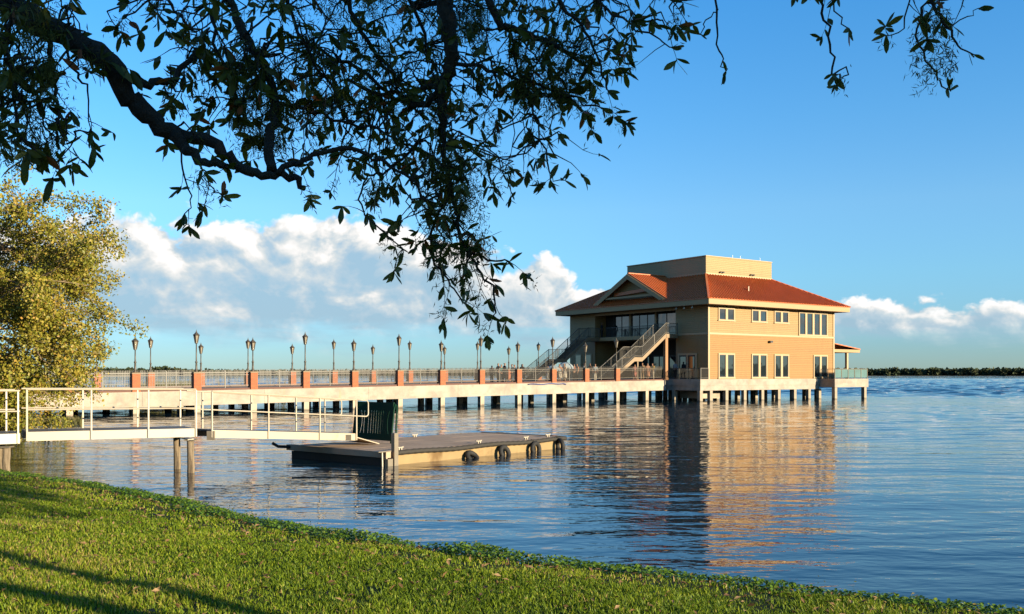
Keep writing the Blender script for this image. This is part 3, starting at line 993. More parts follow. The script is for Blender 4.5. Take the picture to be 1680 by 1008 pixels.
# twin stairs from the balcony down on to the pier
def build_stair(y0, y1, label, dz_end):
    root = thing('staircase', bl(0, 0), BA, label, 'staircase')
    xs = [-1.9, -5.2, -6.2, -9.5]
    zm = 4.30
    zs = [Z2, zm, zm, dz_end]
    def zat(x):
        return float(np.interp(-x, [-v for v in xs], zs))
    for y in (y0, y1 - .06):
        st = MB()
        for k in range(3):
            st.prism([(xs[k], y, zs[k] + .05), (xs[k + 1], y, zs[k + 1] + .05), (xs[k + 1], y, zs[k + 1] - .36), (xs[k], y, zs[k] - .36)], (0, .06, 0))
        st.build('stringer', MT['stair'], root)
    MB().box(-1.9, -.325, y0 - .02, y1 + .02, Z2 - .40, Z2 - .002).build('landing', MT['stair'], root)
    MB().box(-6.2, -5.2, y0 + .062, y1 - .062, zm - .12, zm).build('landing', MT['stair'], root)
    n = 14
    tm = MB().box(-.15, .15, y0 + .062, y1 - .062, -.05, 0).mesh('tread', MT['deck'])
    rm = MB().box(-.012, .012, y0 + .062, y1 - .062, -.19, -.052).mesh('riser', MT['stair'])
    for xa, xb, za, zb in ((xs[0], xs[1], zs[0], zs[1]), (xs[2], xs[3], zs[2], zs[3])):
        for k in range(n):
            u = (k + .5) / n
            p = (xa + (xb - xa) * u, 0, za + (zb - za) * (k + 1) / n + .01)
            link('tread', tm, root).location = p
            link('riser', rm, root).location = (p[0] + .13, 0, p[2])
    for y in (y0 + .03, y1 - .03):
        for k in range(3):
            a = Vector((xs[k], y, zs[k] + .05)); b = Vector((xs[k + 1], y, zs[k + 1] + .05))
            railing(root, a, b, h=1.05, step=.14, mat='fence', posts=3 if k != 1 else 2, pk_w=.022)
        railing(root, (-1.9, y, Z2), (-.3, y, Z2), h=1.07, mat='fence', posts=2)
    return root
ST1 = build_stair(3.85, 5.5, 'sunlit staircase nearer the corner of the pavilion, rising to the balcony', 2.08)
ST2 = build_stair(16.0, 17.65, 'staircase at the far side of the entrance, half in the shade', 2.08)
o_ = thing('stair_post', bl(-1.82, 4.05, 2.1), BA, 'orange wooden post carrying the landing of the sunlit staircase', 'post')
MB().cbox(0, 0, .34, .34, 0, Z2 - .40 - 2.1 - .003).build('shaft', MT['wood'], o_)
MB().cbox(0, 0, .46, .46, .003, .22).build('foot', MT['wood'], o_)
o_ = thing('stair_post', bl(-5.7, 4.0, 2.1), BA, 'thin pale post under the middle landing of the sunlit staircase', 'post')
MB().cbox(0, 0, .14, .14, 0, 4.30 - .36 - 2.1 - .003).build('shaft', MT['stair'], o_)
MB().cbox(0, 0, .26, .26, .003, .03).build('foot', MT['galv'], o_)

# ------------------------------------------------------------------ pier
PA = math.radians(39.45)
PO = Vector((-21.4, 64.9, 0))
PSL = 0.01077
PW = 14.5
def pl(x, y, z=0.0):
    c, s = math.cos(PA), math.sin(PA)
    return Vector((PO.x + c * x - s * y, PO.y + s * x + c * y, z))
def pier_z(x):
    return 1.57 + PSL * x
def pier_x(px, y):
    """place along the pier that stands at photograph column px, y metres in from the near edge"""
    k = (px - 840.0) / F
    c, s = math.cos(PA), math.sin(PA)
    # PO.x + c x - s y = k (PO.y + s x + c y)
    return (k * (PO.y + c * y) - PO.x + s * y) / (c - k * s)

X_END = pier_x(1092, 0)
def build_pier():
    root = thing('pier', PO, PA, 'long concrete pier on square piles leading to the pavilion', 'pier')
    x0 = -55.0
    def sl(x0_, x1_, y0, y1, z0, z1):
        return MB().box(x0_, x1_, y0, y1, 1.57 + z0, 1.57 + z1, PSL)
    seg = [x0 + i * (X_END - x0) / 12 for i in range(13)]
    for i in range(12):
        sl(seg[i] + .006, seg[i + 1] - .006, 0, .5, -1.0, 0).build('edge_beam', MT['concrete'], root)
    sl(x0, X_END, .502, PW - .502, -.30, -.01).build('deck_slab', MT['deck'], root)
    for i in range(12):
        sl(seg[i] + .006, seg[i + 1] - .006, PW - .5, PW, -1.0, 0).build('edge_beam', MT['concrete'], root)
    sl(x0, X_END, .12, .42, .004, .13).build('curb', MT['curb'], root)
    sl(x0, X_END, PW - .42, PW - .12, .004, .13).build('curb', MT['curb'], root)
    pm = MB().cbox(0, 0, .40, .40, -3.2, 0.0).mesh('pile', MT['pile'])
    n = -14
    while n <= 11:
        x = n * 4.085
        for j, y in enumerate((.24, 4.8, 9.7, PW - .26)):
            if x > X_END:
                continue
            xx = x + (0 if j == 0 else rnd.uniform(-.3, .3) + (1.2 if j in (1, 2) else 0))
            o = link('pile', pm, root); o.location = (xx, y, .575 + PSL * xx if j in (0, 3) else 1.275 + PSL * xx)
        # cap beam across
        MB().box(x - .2, x + .2, .503, PW - .503, .75 + PSL * x, 1.262 + PSL * x).build('cap_beam', MT['pile'], root)
        n += 1
build_pier()

# brick pillars, lamps and fence panels
pillar_brick = MB().cbox(0, 0, .52, .52, 0, 1.17).mesh('shaft', MT['brick'])
capmb = MB(); capmb.cbox(0, 0, .60, .60, 1.17, 1.23); capmb.cbox(0, 0, .5, .5, 1.231, 1.26)
pillar_cap = capmb.mesh('cap', MT['cap'])

def lamp_meshes(h):
    pole = MB().lathe([(.13, 0), (.13, .05), (.095, .10), (.07, .30), (.06, .62), (.09, .66), (.09, .70), (.048, .76), (.036, h - 1.0), (.06, h - .98), (.09, h - .95), (.05, h - .92)], 10).mesh('pole', MT['bronze'], True)
    fr = MB()
    z0, z1 = h - .92, h - .42
    r0, r1 = .10, .195
    for k in range(6):
        a = math.pi / 3 * k
        fr.tube([(r0 * math.cos(a), r0 * math.sin(a), z0), (r1 * math.cos(a), r1 * math.sin(a), z1)], .016, 5)
    fr.lathe([(.06, z0 - .04), (r0 + .02, z0 - .02), (r0 + .02, z0 + .01)], 6)
    fr.lathe([(r1 + .03, z1), (r1 + .05, z1 + .03), (.10, z1 + .17), (.07, z1 + .19), (.05, z1 + .22)], 6)
    frame = fr.mesh('lantern', MT['bronze'])
    gl = MB().lathe([(r0 - .01, z0 + .012), (r1 - .015, z1 - .003)], 6).mesh('lantern_glass', MT['lampglass'])
    fin = MB().lathe([(.05, z1 + .221), (.06, z1 + .25), (.025, z1 + .28), (.035, z1 + .32), (.012, z1 + .36), (.004, h)], 8).mesh('finial', MT['bronze'], True)
    return pole, frame, gl, fin
LM = {True: lamp_meshes(2.92), False: lamp_meshes(2.46)}

def fence_panel_mesh(L):
    n = max(2, int(L / .105))
    pk = MB()
    for k in range(1, n):
        x = L * k / n
        pk.box(x - .010, x + .010, -.010, .010, .14, 1.28)
    return pk.mesh('picket_row', MT['fence'])
FP = {}
def fence_panel(a, b, za, zb, label, group):
    d = b - a; L = d.length
    key = round(L, 2)
    if key not in FP:
        r1 = MB().box(0, L, -.022, .022, 1.06, 1.10).mesh('rail', MT['fence'])
        r2 = MB().box(0, L, -.02, .02, .90, .935).mesh('rail', MT['fence'])
        r3 = MB().box(0, L, -.02, .02, .16, .20).mesh('rail', MT['fence'])
        po = MB().box(L / 2 - .03, L / 2 + .03, -.03, .03, .01, 1.22).mesh('post', MT['fence'])
        FP[key] = (fence_panel_mesh(L), r1, r2, r3, po)
    o = thing('fence_panel', (a.x, a.y, za), math.atan2(d.y, d.x), label, 'fence', group)
    o.rotation_euler = (0, -math.atan2(zb - za, L), math.atan2(d.y, d.x))
    tag(link('picket_row', FP[key][0], o), kind='stuff')
    for k in (1, 2, 3):
        link('rail', FP[key][k], o)
    link('post', FP[key][4], o)

near = [n for n in range(-3, 11)]
npos = {n: 4.085 * n for n in near}
far_n = [n for n in range(-4, 12)]
fpos = {n: 1.63 + 4.15 * n for n in far_n}
for row, idx, posd, y, side in (('near', near, npos, .27, 'near edge'), ('far', far_n, fpos, PW - .27, 'far edge')):
    total = len(idx)
    for q, n in enumerate(idx):
        x = posd[n]
        w = pl(x, y); z = pier_z(x) + .004
        od = ORD[total - 1 - q]
        p = thing('brick_pillar', (w.x, w.y, z), PA, f'red brick pillar on the pier\'s {side}, {od} counted from the pavilion', 'pillar', f'brick pillars along the {side} of the pier')
        link('shaft', pillar_brick, p); link('cap', pillar_cap, p)
        tall = (n % 2 == 0)
        # the counting of lamps of one height
        same = [m for m in idx if (m % 2 == 0) == tall]
        od2 = ORD[len(same) - 1 - same.index(n)]
        l = thing('lamp_post', (w.x, w.y, z + 1.262), PA + rnd.uniform(-.1, .1), f'{"tall" if tall else "short"} lantern post on the pier\'s {side}, {od2} {"tall" if tall else "short"} one from the pavilion', 'lamp', f'lamps along the {side} of the pier')
        me = LM[tall]
        link('pole', me[0], l); a = link('lantern', me[1], l); link('lantern_glass', me[2], a); link('finial', me[3], a)
    ids = idx[:-1]
    for q, n in enumerate(ids):
        xa, xb = posd[n] + .27, posd[n + 1] - .27
        a = pl(xa, y); b = pl(xb, y)
        fence_panel(a, b, pier_z(xa) + .13, pier_z(xb) + .13, f'bronze picket fence panel on the pier\'s {side}, {ORD[len(ids) - 1 - q] if row == "far" else ORD[len(ids) - q]} from the pavilion', f'fence panels along the {side} of the pier')
xa = npos[10] + .27
xb = X_END - .2
fence_panel(pl(xa, .27), pl(xb, .27), pier_z(xa) + .13, pier_z(xb) + .13, 'bronze picket fence panel between the last brick pillar and the orange stair post', 'fence panels along the near edge of the pier')
# blue hose hanging along the beam edge
hx0, hx1 = pier_x(866, -.03), pier_x(928, -.03)
hb = MB(); hp = []
for i in range(16):
    x = hx0 + (hx1 - hx0) * i / 15
    w = pl(x, -.07); hp.append((w.x, w.y, pier_z(x) - .10 + .03 * math.sin(i * .9) - (.10 if i == 15 else 0)))
o_ = hb.tube(hp, .05, 6).build('hose', MT['bluehose'], None, True)
tag(o_, 'blue hose strung along the edge beam of the pier', 'hose')

# ------------------------------------------------------------------ gangways and floating dock
def gang(name, A, B, width, side, label, deck_drop=.06, post_t=(0, .333, .667, 1.0), far_t=(.0, .33, .66, 1.0), str_h=.26, rail_ext=0.0, loop=False):
    """A, B: deck level ends of the near side; side: unit vector to the far side"""
    A = Vector(A); B = Vector(B); L = (B - A).length; t = (B - A).normalized()
    root = thing(name, (A.x, A.y, 0), 0, label, 'gangway')
    o = Vector((A.x, A.y, 0)); A = A - o; B = B - o
    side = Vector(side).normalized()
    up = Vector((0, 0, 1)); h = 1.07
    for sgn, off in ((0, Vector()), (1, side * width)):
        a, b = A + off, B + off
        MB().bar(a - up * (str_h / 2), b - up * (str_h / 2), .07, str_h).build('stringer', MT['alu'], root)
        out = side * (-.055 if sgn == 0 else .055)
        e = t * rail_ext
        MB().tube([a + out + up * h, b + out + up * h + e], .022, 8).build('top_rail', MT['alu'], root)
        MB().tube([a + out + up * (h * .52), b + out + up * (h * .52)], .019, 8).build('mid_rail', MT['alu'], root)
        for u in (post_t if sgn == 0 else far_t):
            q = a.lerp(b, u) + out
            lean = t * .0
            MB().bar(q - up * (str_h * .95), q + up * (h - .02), .038, .038, t).build('post', MT['alu'], root)
        if loop:
            c0 = b + out + up * h; c1 = c0 + t * .42 + up * .0
            lp = []
            rr = .10
            z1, z0 = h, h * .52
            base = b + out
            lp += [base + up * z1, base + t * .38 + up * z1]
            for k in range(1, 6):
                an = math.pi / 2 * k / 5
                lp.append(base + t * (.38 + rr * math.sin(an)) + up * (z1 - rr + rr * math.cos(an)))
            for k in range(0, 6):
                an = math.pi / 2 * k / 5
                lp.append(base + t * (.38 + rr * math.cos(an)) + up * (z0 + rr - rr * math.sin(an)))
            lp.append(base + up * z0)
            MB().tube(lp, .022, 8).build('rail_loop', MT['alu'], root, True)
    MB().prism([A + side * .04 + t * .01, B + side * .04 - t * .01, B + side * (width - .04) - t * .01, A + side * (width - .04) + t * .01], (0, 0, -.05)).build('walkway', MT['gangdeck'], root)
    for k in range(1, 6):
        q = A.lerp(B, k / 6) - up * .15
        MB().bar(q + side * .04, q + side * (width - .04), .06, .08).build('cross_member', MT['alu'], root)
    return root

G0 = P(44, 709, 23.9); G1 = P(321, 703, 26.1)
gd = (G1 - G0); gd.z = 0; gd.normalize()
gs = Vector((-gd.y, gd.x, 0))
gang('gangway', G0, G1, 1.35, gs, 'level white aluminium gangway on two pipe piles near the shore', post_t=(0.0, .36, .70, 1.0), far_t=(.03, .36, .70, .98), str_h=.23)
# landward platform, running out of view
Gm = G0 - gd * .16
gp0 = P(-190, 722, 21.9); gp0.z = 1.24
gang('gangway', gp0, Vector((Gm.x, Gm.y, 1.215)), 1.35, gs, 'white gangway section standing on the grass at the left picture edge', post_t=(0, .45, .985), far_t=(0, .5, .93), str_h=.25)
def pipe_pile(q, z0, z1, label):
    o = thing('pipe_pile', (q.x, q.y, 0), 0, label, 'pile', 'pipe piles of the gangway')
    n = 9
    MB().tube([(rnd.uniform(-.008, .008), rnd.uniform(-.008, .008), z0 + (z1 - z0) * k / (n - 1)) for k in range(n)], [.095 + rnd.uniform(-.006, .006) for _ in range(n)], 12).build('pipe', MT['pilewood'], o, True)
    MB().cbox(0, 0, .26, .26, z1 + .002, z1 + .035).build('top_plate', MT['galv'], o)
for q, lab in ((G0 - gd * .45 + gs * .08, 'pipe pile on the grass under the left gangway, nearer the viewer'), (G0 - gd * .5 + gs * 1.27, 'pipe pile on the grass under the left gangway, farther from the viewer')):
    pipe_pile(q, ground_z(q.x, q.y) - .6, .87, lab)
for q, lab in ((G1 - gd * .12 + gs * .05, 'pipe pile in the water under the gangway hinge, right one of the pair'), (G1 - gd * .2 + gs * 1.3, 'pipe pile in the water under the gangway hinge, left one of the pair')):
    pipe_pile(q, -2.0, .88, lab)
xb_ = thing('pile_cross_beam', (G1.x, G1.y, 0), 0, 'short dark cross beam joining the pile pair under the gangway hinge', 'beam')
MB().bar((G1 - gd * .14 + gs * -.05) - Vector((G1.x, G1.y, 0)) - Vector((0, 0, .30)), (G1 - gd * .14 + gs * 1.4) - Vector((G1.x, G1.y, 0)) - Vector((0, 0, .30)), .16, .03).build('plate', MT['galv'], xb_)

# floating dock: near corner N, lit side towards R, shaded side towards L
DN = Vector((-3.62, 28.1, 0)); DA = math.radians(50.5)
dock_len, dock_w, dz = 8.85, 4.5, .40
def build_dock():
    root = thing('floating_dock', DN, DA, 'low floating dock with grey deck and rubber edge', 'dock')
    L, Wd = dock_len, dock_w
    cut = .7
    outline = [(0, 0), (L - .25, 0), (L, .3), (L, Wd - .3), (L - .25, Wd), (0, Wd)]
    MB().prism([(x, y, -.45) for x, y in outline], (0, 0, dz - .12 + .45)).build('float', MT['dock_side'], root)
    ins = [(.03, .03), (L - .27, .03), (L - .03, .32), (L - .03, Wd - .32), (L - .27, Wd - .03), (.03, Wd - .03)]
    MB().prism([(x, y, dz - .118) for x, y in ins], (0, 0, .06)).build('deck_frame', MT['galv'], root)
    # deck panels with open seams
    xs = [.06, 1.5, 2.95, 4.4, 5.85, 7.3, L - .06]; ys = [.06, 1.5, 2.95, Wd - .06]
    for i in range(6):
        for j in range(3):
            x0, x1 = xs[i] + .008, xs[i + 1] - .008; y0, y1 = ys[j] + .008, ys[j + 1] - .008
            pts = [(x0, y0), (x1, y0), (x1, y1), (x0, y1)]
            if i == 5 and j == 0: pts = [(x0, y0), (x1 - .25, y0), (x1, y0 + .3), (x1, y1), (x0, y1)]
            if i == 5 and j == 2: pts = [(x0, y0), (x1, y0), (x1, y1 - .3), (x1 - .25, y1), (x0, y1)]
            MB().prism([(x, y, dz - .056) for x, y in pts], (0, 0, .05 + rnd.uniform(0, .006))).build('deck_panel', MT['dock_deck'], root)
    # ribbed rubber edge, a little wavy
    rb = []
    n = 60
    for k in range(n + 1):
        x = .25 + (L - .5) * k / n
        rb.append((x, -.05, dz - .055 + .018 * math.sin(x * 1.7) + .012 * (k % 2)))
    rb += [(L - .1, .0, dz - .055), (L + .06, .28, dz - .055), (L + .06, Wd - .3, dz - .055)]
    MB().tube(rb, .078, 7).build('rubber_edge', MT['rubrail'], root)
    # frame of the shaded landing end
    e = MB(); e.box(-.22, -.03, -.1, Wd + .1, dz - .16, dz + .02); e.build('landing_edge', MT['dock_deck'], root)
    MB().box(-.16, -.02, .1, Wd - .1, -.4, dz - .18).build('float_end', MT['rubrail'], root)
    MB().box(-.20, .0, -.16, -.02, -.55, dz - .19).build('corner_plate', MT['galv'], root)
    MB().box(.02, .18, -.20, -.062, -.60, .96).build('corner_post', MT['galv'], root)
    MB().box(-.55, -.05, -.14, .20, dz + .022, dz + .05).build('hinge_plate', MT['galv'], root)
    for x in (-.16, -.33):
        MB().tube([(x, -.05, dz + .02), (x, -.07, -.2)], .025, 6).build('hinge_pin', MT['alu'], root)
    MB().tube([(-.18, Wd - .1, dz - .05), (-.5, Wd + .15, dz - .03), (-.62, Wd + .3, dz + .08)], .05, 7).build('mooring_arm', MT['rubrail'], root)
    for x, y in ((.7, .28), (4.3, .28), (6.8, .28), (L - .5, .5), (5.2, Wd - .3)):
        c = MB(); c.tube([(x - .14, y, dz + .09), (x - .06, y, dz + .075), (x + .06, y, dz + .075), (x + .14, y, dz + .09)], .022, 6)
        c.cbox(x - .05, y, .04, .06, dz, dz + .075); c.cbox(x + .05, y, .04, .06, dz, dz + .075)
        c.build('cleat', MT['white_box'], root)
    return root
DOCK = build_dock()
def dl(x, y, z=0.0):
    c, s = math.cos(DA), math.sin(DA)
    return Vector((DN.x + c * x - s * y, DN.y + s * x + c * y, z))

# ramp from the hinge down to the dock
R0 = P(346, 705.5, 26.4); R1 = P(583, 711.5, 30.2)
rd = (R1 - R0); rd.z = 0; rd.normalize(); rs = Vector((-rd.y, rd.x, 0))
ramp = gang('gangway', R0, R1, 1.25, rs, 'sloping white aluminium ramp leading down on to the floating dock', post_t=(0.0, .36, .72, 1.0), far_t=(.1, .42, .74, .96), str_h=.22, loop=True)
MB().bar(R1 - Vector((R0.x, R0.y, 0)) + rs * .62 - Vector((0, 0, .10)), R1 - Vector((R0.x, R0.y, 0)) + rs * .62 + rd * 1.05 - Vector((0, 0, R1.z - dz - .03)), 1.1, .03).build('ramp_plate', MT['alu'], ramp)
MB().box(-.1, .1, -.05, .05, -.28, -.03).build('hinge_box', MT['galv'], ramp).location = (0, 0, R0.z)
MB().cbox(0, 0, .2, .06, -.12, .06).build('maker_plate', MT['galv'], ramp).location = (R1 - Vector((R0.x, R0.y, 0)) - rd * .35 - rs * .07) - Vector((0, 0, .08))

# tyres as fenders on the lit side of the dock
def tyre_mesh():
    mb = MB()
    R, r = .195, .098
    prof = []
    n, sd = 28, 10
    i0 = 0
    for k in range(n):
        a = 2 * math.pi * k / n
        for j in range(sd):
            b = 2 * math.pi * j / sd
            rr = R + r * math.cos(b) * (0.95 if math.cos(b) > 0 else .8)
            tread = .012 if (k % 2 and math.cos(b) > .55) else 0
            mb.v.append(((rr - tread) * math.cos(a), .85 * r * math.sin(b) * (1.0 if math.cos(b) > -.5 else .8), (rr - tread) * math.sin(a)))
    for k in range(n):
        for j in range(sd):
            a = k * sd + j; b = k * sd + (j + 1) % sd; c = ((k + 1) % n) * sd + (j + 1) % sd; d = ((k + 1) % n) * sd + j
            mb.f.append((a, b, c, d)); mb.m.append(0)
    return mb.mesh('tyre_body', MT['rubber'], True)
TY = tyre_mesh()
for i, (px, lean, yaw, lab) in enumerate(((775, .75, .25, 'half-sunk black tyre hung on the dock side, nearest the ramp'),
                                          (828, .35, .3, 'black tyre fender on the dock side, second from the ramp'),
                                          (879, .12, .2, 'black tyre fender on the dock side, third from the ramp'),
                                          (919, .05, 1.15, 'black tyre fender wrapped round the far corner of the dock'))):
    k = (px - 840) / F
    c, s = math.cos(DA), math.sin(DA)
    yoff = -.20
    x = (k * (DN.y + c * yoff) - DN.x + s * yoff) / (c - k * s)
    if i == 3: x = min(x, dock_len + .10); 
    w = dl(x, yoff)
    o = thing('tyre_fender', (w.x, w.y, [.02, .07, .09, .12][i]), 0, lab, 'tyre', 'tyres hung along the dock')
    o.rotation_euler = (Euler((-lean, 0, 0)).to_matrix().to_4x4()).to_euler()
    o.rotation_euler = (Matrix.Rotation(DA + yaw * (1 if i == 3 else .15), 4, 'Z') @ Matrix.Rotation(-lean, 4, 'X')).to_euler()
    link('tyre_body', TY, o)
    MB().tube([(0, .05, .30), (0, .14, .34), (0, .24, 0.40 - [.02, .07, .09, .12][i] + .0)], .02, 5).build('rope', MT['rubrail'], o)

# dark green slatted bench stood on the landing
def build_bench():
    w = dl(2.30, 3.3)
    root = thing('slatted_bench', (w.x, w.y, dz + .01), 0, 'dark green slatted metal bench standing at the foot of the ramp', 'bench')
    root.rotation_euler = (math.radians(-5), 0, DA - math.pi / 2)
    Wb, H = 1.85, 1.36
    mb = MB()
    # curved back panel: vertical straps between a top and a bottom band
    def bow(x):
        return .10 * (1 - (2 * x / Wb) ** 2)
    xs = np.linspace(-Wb / 2, Wb / 2, 25)
    def band(z0, z1, name, scal=False):
        b = MB()
        for i in range(24):
            x0, x1 = xs[i], xs[i + 1]
            e0 = .06 * (1 - math.cos((x0 / Wb * 2) * 3.0)) if scal else 0
            e1 = .06 * (1 - math.cos((x1 / Wb * 2) * 3.0)) if scal else 0
            b.quadbox([(x0, bow(x0), z0), (x1, bow(x1), z0), (x1, bow(x1) + .05, z0), (x0, bow(x0) + .05, z0),
                       (x0, bow(x0), z1 - e0), (x1, bow(x1), z1 - e1), (x1, bow(x1) + .05, z1 - e1), (x0, bow(x0) + .05, z1 - e0)])
        b.build(name, MT['green'], root)
    band(.08, .30, 'lower_band'); band(1.08, H, 'top_band')
    cuts = [-.70, -.55, -.36, -.24, -.12, 0, .12, .24, .36, .52, .70]
    sw = .06
    ed = [-Wb / 2] + cuts + [Wb / 2]
    for i in range(len(ed) - 1):
        a = ed[i] + (sw / 2 if i else 0); b = ed[i + 1] - (sw / 2 if i < len(ed) - 2 else 0)
        st = MB()
        def xo(x, z):   # outer slots bow outwards
            if abs(x) > .65 and abs(x) < Wb / 2 - .01:
                return x - math.copysign(.07 * math.sin((z - .30) / .78 * math.pi), x)
            return x
        for q in range(6):
            z0 = .30 + .78 * q / 6; z1 = .30 + .78 * (q + 1) / 6
            st.quadbox([(xo(a, z0), bow(a), z0), (xo(b, z0), bow(b), z0), (xo(b, z0), bow(b) + .05, z0), (xo(a, z0), bow(a) + .05, z0),
                        (xo(a, z1), bow(a), z1), (xo(b, z1), bow(b), z1), (xo(b, z1), bow(b) + .05, z1), (xo(a, z1), bow(a) + .05, z1)])
        st.build('strap', MT['green'], root)
    # end frames, seat behind
    for sx in (-1, 1):
        e = MB(); x = sx * (Wb / 2 + .02)
        e.tube([(x, -.02, .0), (x, .0, .5), (x, .02, 1.1), (x, .06, 1.30), (x, .13, 1.26), (x, .16, 1.0), (x, .17, .5), (x, .20, 0)], .032, 8)
        e.build('end_frame', MT['green'], root, True)
    for k in range(2):
        MB().box(-Wb / 2, Wb / 2, .12 + k * .05, .15 + k * .05, .20, .24).build('seat_slat', MT['green'], root)
build_bench()

# ------------------------------------------------------------------ foliage helpers
def leaf_cloud(name, mat, centres, size, per, spread, parent=None, seed=1, flat=0.0, up=0.35, smin=.6):
    """many small folded leaves scattered round clump centres; returns the object"""
    g = np.random.default_rng(seed)
    C = np.repeat(np.asarray(centres, float), per, axis=0)
    n = len(C)
    off = g.normal(size=(n, 3)); off /= np.linalg.norm(off, axis=1)[:, None]
    off *= (g.random((n, 1)) ** .45) * spread
    off[:, 2] *= (1 - flat)
    Pn = C + off
    d = g.normal(size=(n, 3)); d[:, 2] -= up
    d /= np.linalg.norm(d, axis=1)[:, None]
    r = g.normal(size=(n, 3)); s = np.cross(d, r); s /= np.linalg.norm(s, axis=1)[:, None] + 1e-9
    nn = np.cross(d, s)
    L = size * (smin + (1.6 - smin) * g.random((n, 1))); Wd = L * (.30 + .14 * g.random((n, 1)))
    v = np.empty((n, 4, 3))
    v[:, 0] = Pn; v[:, 1] = Pn + d * L * .5 + s * Wd + nn * L * .10; v[:, 2] = Pn + d * L; v[:, 3] = Pn + d * L * .5 - s * Wd + nn * L * .10
    tint = np.repeat(np.clip(np.repeat(g.random(len(centres)), per) * .55 + g.random(n) * .45, 0, 1), 4)
    f = np.arange(n * 4).reshape(n, 4)
    f = np.concatenate([f[:, [0, 1, 2]], f[:, [0, 2, 3]]])
    me = np_mesh(name, v.reshape(-1, 3), f, mat, tint)
    return link(name, me, parent)

LEAF_GOLD = leafmat('golden_oak_leaf', [(0.0, (0.085, 0.100, 0.009)), (0.45, (0.180, 0.158, 0.016)), (0.78, (0.275, 0.190, 0.028)), (1.0, (0.34, 0.165, 0.040))], trans=.25)
LEAF_GREEN = leafmat('green_tree_leaf', [(0.0, (0.0225, 0.0488, 0.0090)), (0.6, (0.0488, 0.0788, 0.0135)), (1.0, (0.0900, 0.0975, 0.0188))], trans=.3)
LEAF_DARK = leafmat('shaded_oak_leaf', [(0.0, (0.050, 0.062, 0.006)), (0.55, (0.095, 0.105, 0.010)), (0.85, (0.15, 0.135, 0.016)), (0.93, (0.20, 0.13, 0.018)), (1.0, (0.28, 0.08, 0.018))], rough=.45, trans=.42)
MOSS = leafmat('grey_green_moss', [(0.0, (0.06, 0.065, 0.015)), (0.6, (0.11, 0.11, 0.025)), (1.0, (0.21, 0.18, 0.03))], rough=.9, trans=.4)
FAR_LEAF = leafmat('far_wood_leaf', [(0.0, (0.0225, 0.0375, 0.0150)), (0.5, (0.0413, 0.0525, 0.0195)), (1.0, (0.0750, 0.0675, 0.0263))], rough=.9, trans=.1)

def grow(start, direction, length, radius, rng, levels, out, tips, droop=0.05, split=(2, 3), spread=.6, shrink=.68):
    """recursive limbs; out gets (points, radii), tips get leaf clump centres"""
    p = Vector(start); d = Vector(direction).normalized()
    pts = [p.copy()]; rad = [radius]
    n = 5
    for k in range(n):
        d = (d + Vector((rng.gauss(0, .13), rng.gauss(0, .13), rng.gauss(0, .10) - droop))).normalized()
        p = p + d * length / n
        pts.append(p.copy()); rad.append(radius * (1 - .42 * (k + 1) / n))
        if levels <= 1 and k >= 1:
            tips.append(p.copy())
    out.append((pts, rad))
    if levels <= 0:
        return
    for q in range(rng.randint(*split)):
        u = rng.uniform(.45, 1.0) if q else 1.0
        i = min(n, max(1, int(u * n)))
        nd = (d + Vector((rng.gauss(0, spread), rng.gauss(0, spread), rng.gauss(.0, spread * .7)))).normalized()
        grow(pts[i], nd, length * rng.uniform(shrink - .1, shrink + .12), rad[i] * .72, rng, levels - 1, out, tips, droop, split, spread, shrink)

# ------------------------------------------------------------------ golden tree on the left shore
def shore_tree(base, H, crown_r, label, leafm, seed, leaves=14, size=.12, group=None, low=.12, limbs=16, barkm='barklight', levels=3, spread=.62):
    rng = random.Random(seed)
    root = thing('oak_tree', base, 0, label, 'tree', group)
    out, tips = [], []
    tr = [Vector((0, 0, -.3)), Vector((.1, .05, H * .12)), Vector((.0, .2, H * .28)), Vector((.25, .1, H * .5)), Vector((.1, 0, H * .72))]
    MB().tube(tr, [.42, .34, .28, .18, .08], 10).build('trunk', MT[barkm], root, True)
    for k in range(limbs):
        u = low + (.72 - low) * (k + .5) / limbs
        z = H * u
        a = rng.uniform(0, 2 * math.pi)
        e = rng.uniform(-.15, .5) + (u - .3) * 1.0
        L = crown_r * .52 * (1.0 - .55 * max(0, u - .45)) * rng.uniform(.85, 1.15)
        i = min(3, int(u * 5)); 
        st = Vector((np.interp(z, [p.z for p in tr], [p.x for p in tr]), np.interp(z, [p.z for p in tr], [p.y for p in tr]), z))
        grow(st, (math.cos(a), math.sin(a), e), L, .11, rng, levels, out, tips, droop=.045, spread=.55)
    for k in range(4):
        grow(tr[-1], (rng.gauss(0, .5), rng.gauss(0, .5), 1), H * .14, .07, rng, levels - 1, out, tips, droop=.02, spread=.6)
    lm = MB()
    for pts, rad in out:
        lm.tube(pts, [max(.012, r) for r in rad], 5, False)
    lm.build('limbs', MT[barkm], root)
    tips = [t for t in tips if t.z > -.2]
    leaf_cloud('crown', leafm, [tuple(t) for t in tips], size, leaves, spread, root, seed)
    print(label, len(tips) * leaves)
    return root

tb = P(-150, 700, 37.0)
gz = ground_z(tb.x, tb.y)
shore_tree((tb.x, tb.y, max(gz, .1)), 10.2, 6.8, 'golden-leaved oak leaning over the water at the left picture edge', LEAF_GOLD, 21, leaves=50, size=.092, low=.12, limbs=60, spread=.44)
for k, (x, y, H, r, sd) in enumerate(((-44, 52, 11, 6, 31), (-62, 74, 13, 8, 33), (-78, 98, 14, 8, 35), (-52, 84, 9, 5.5, 37))):
    shore_tree((x, y, max(.1, ground_z(x, y))), H, r, ['green oak on the left shore beyond the golden tree, nearest of the row', 'tall green oak on the left shore, second of the row', 'tall green oak on the left shore, third of the row', 'low green tree at the landward end of the pier'][k], LEAF_GREEN, sd, leaves=9, size=.26, limbs=10, group='trees along the left shore', levels=2)

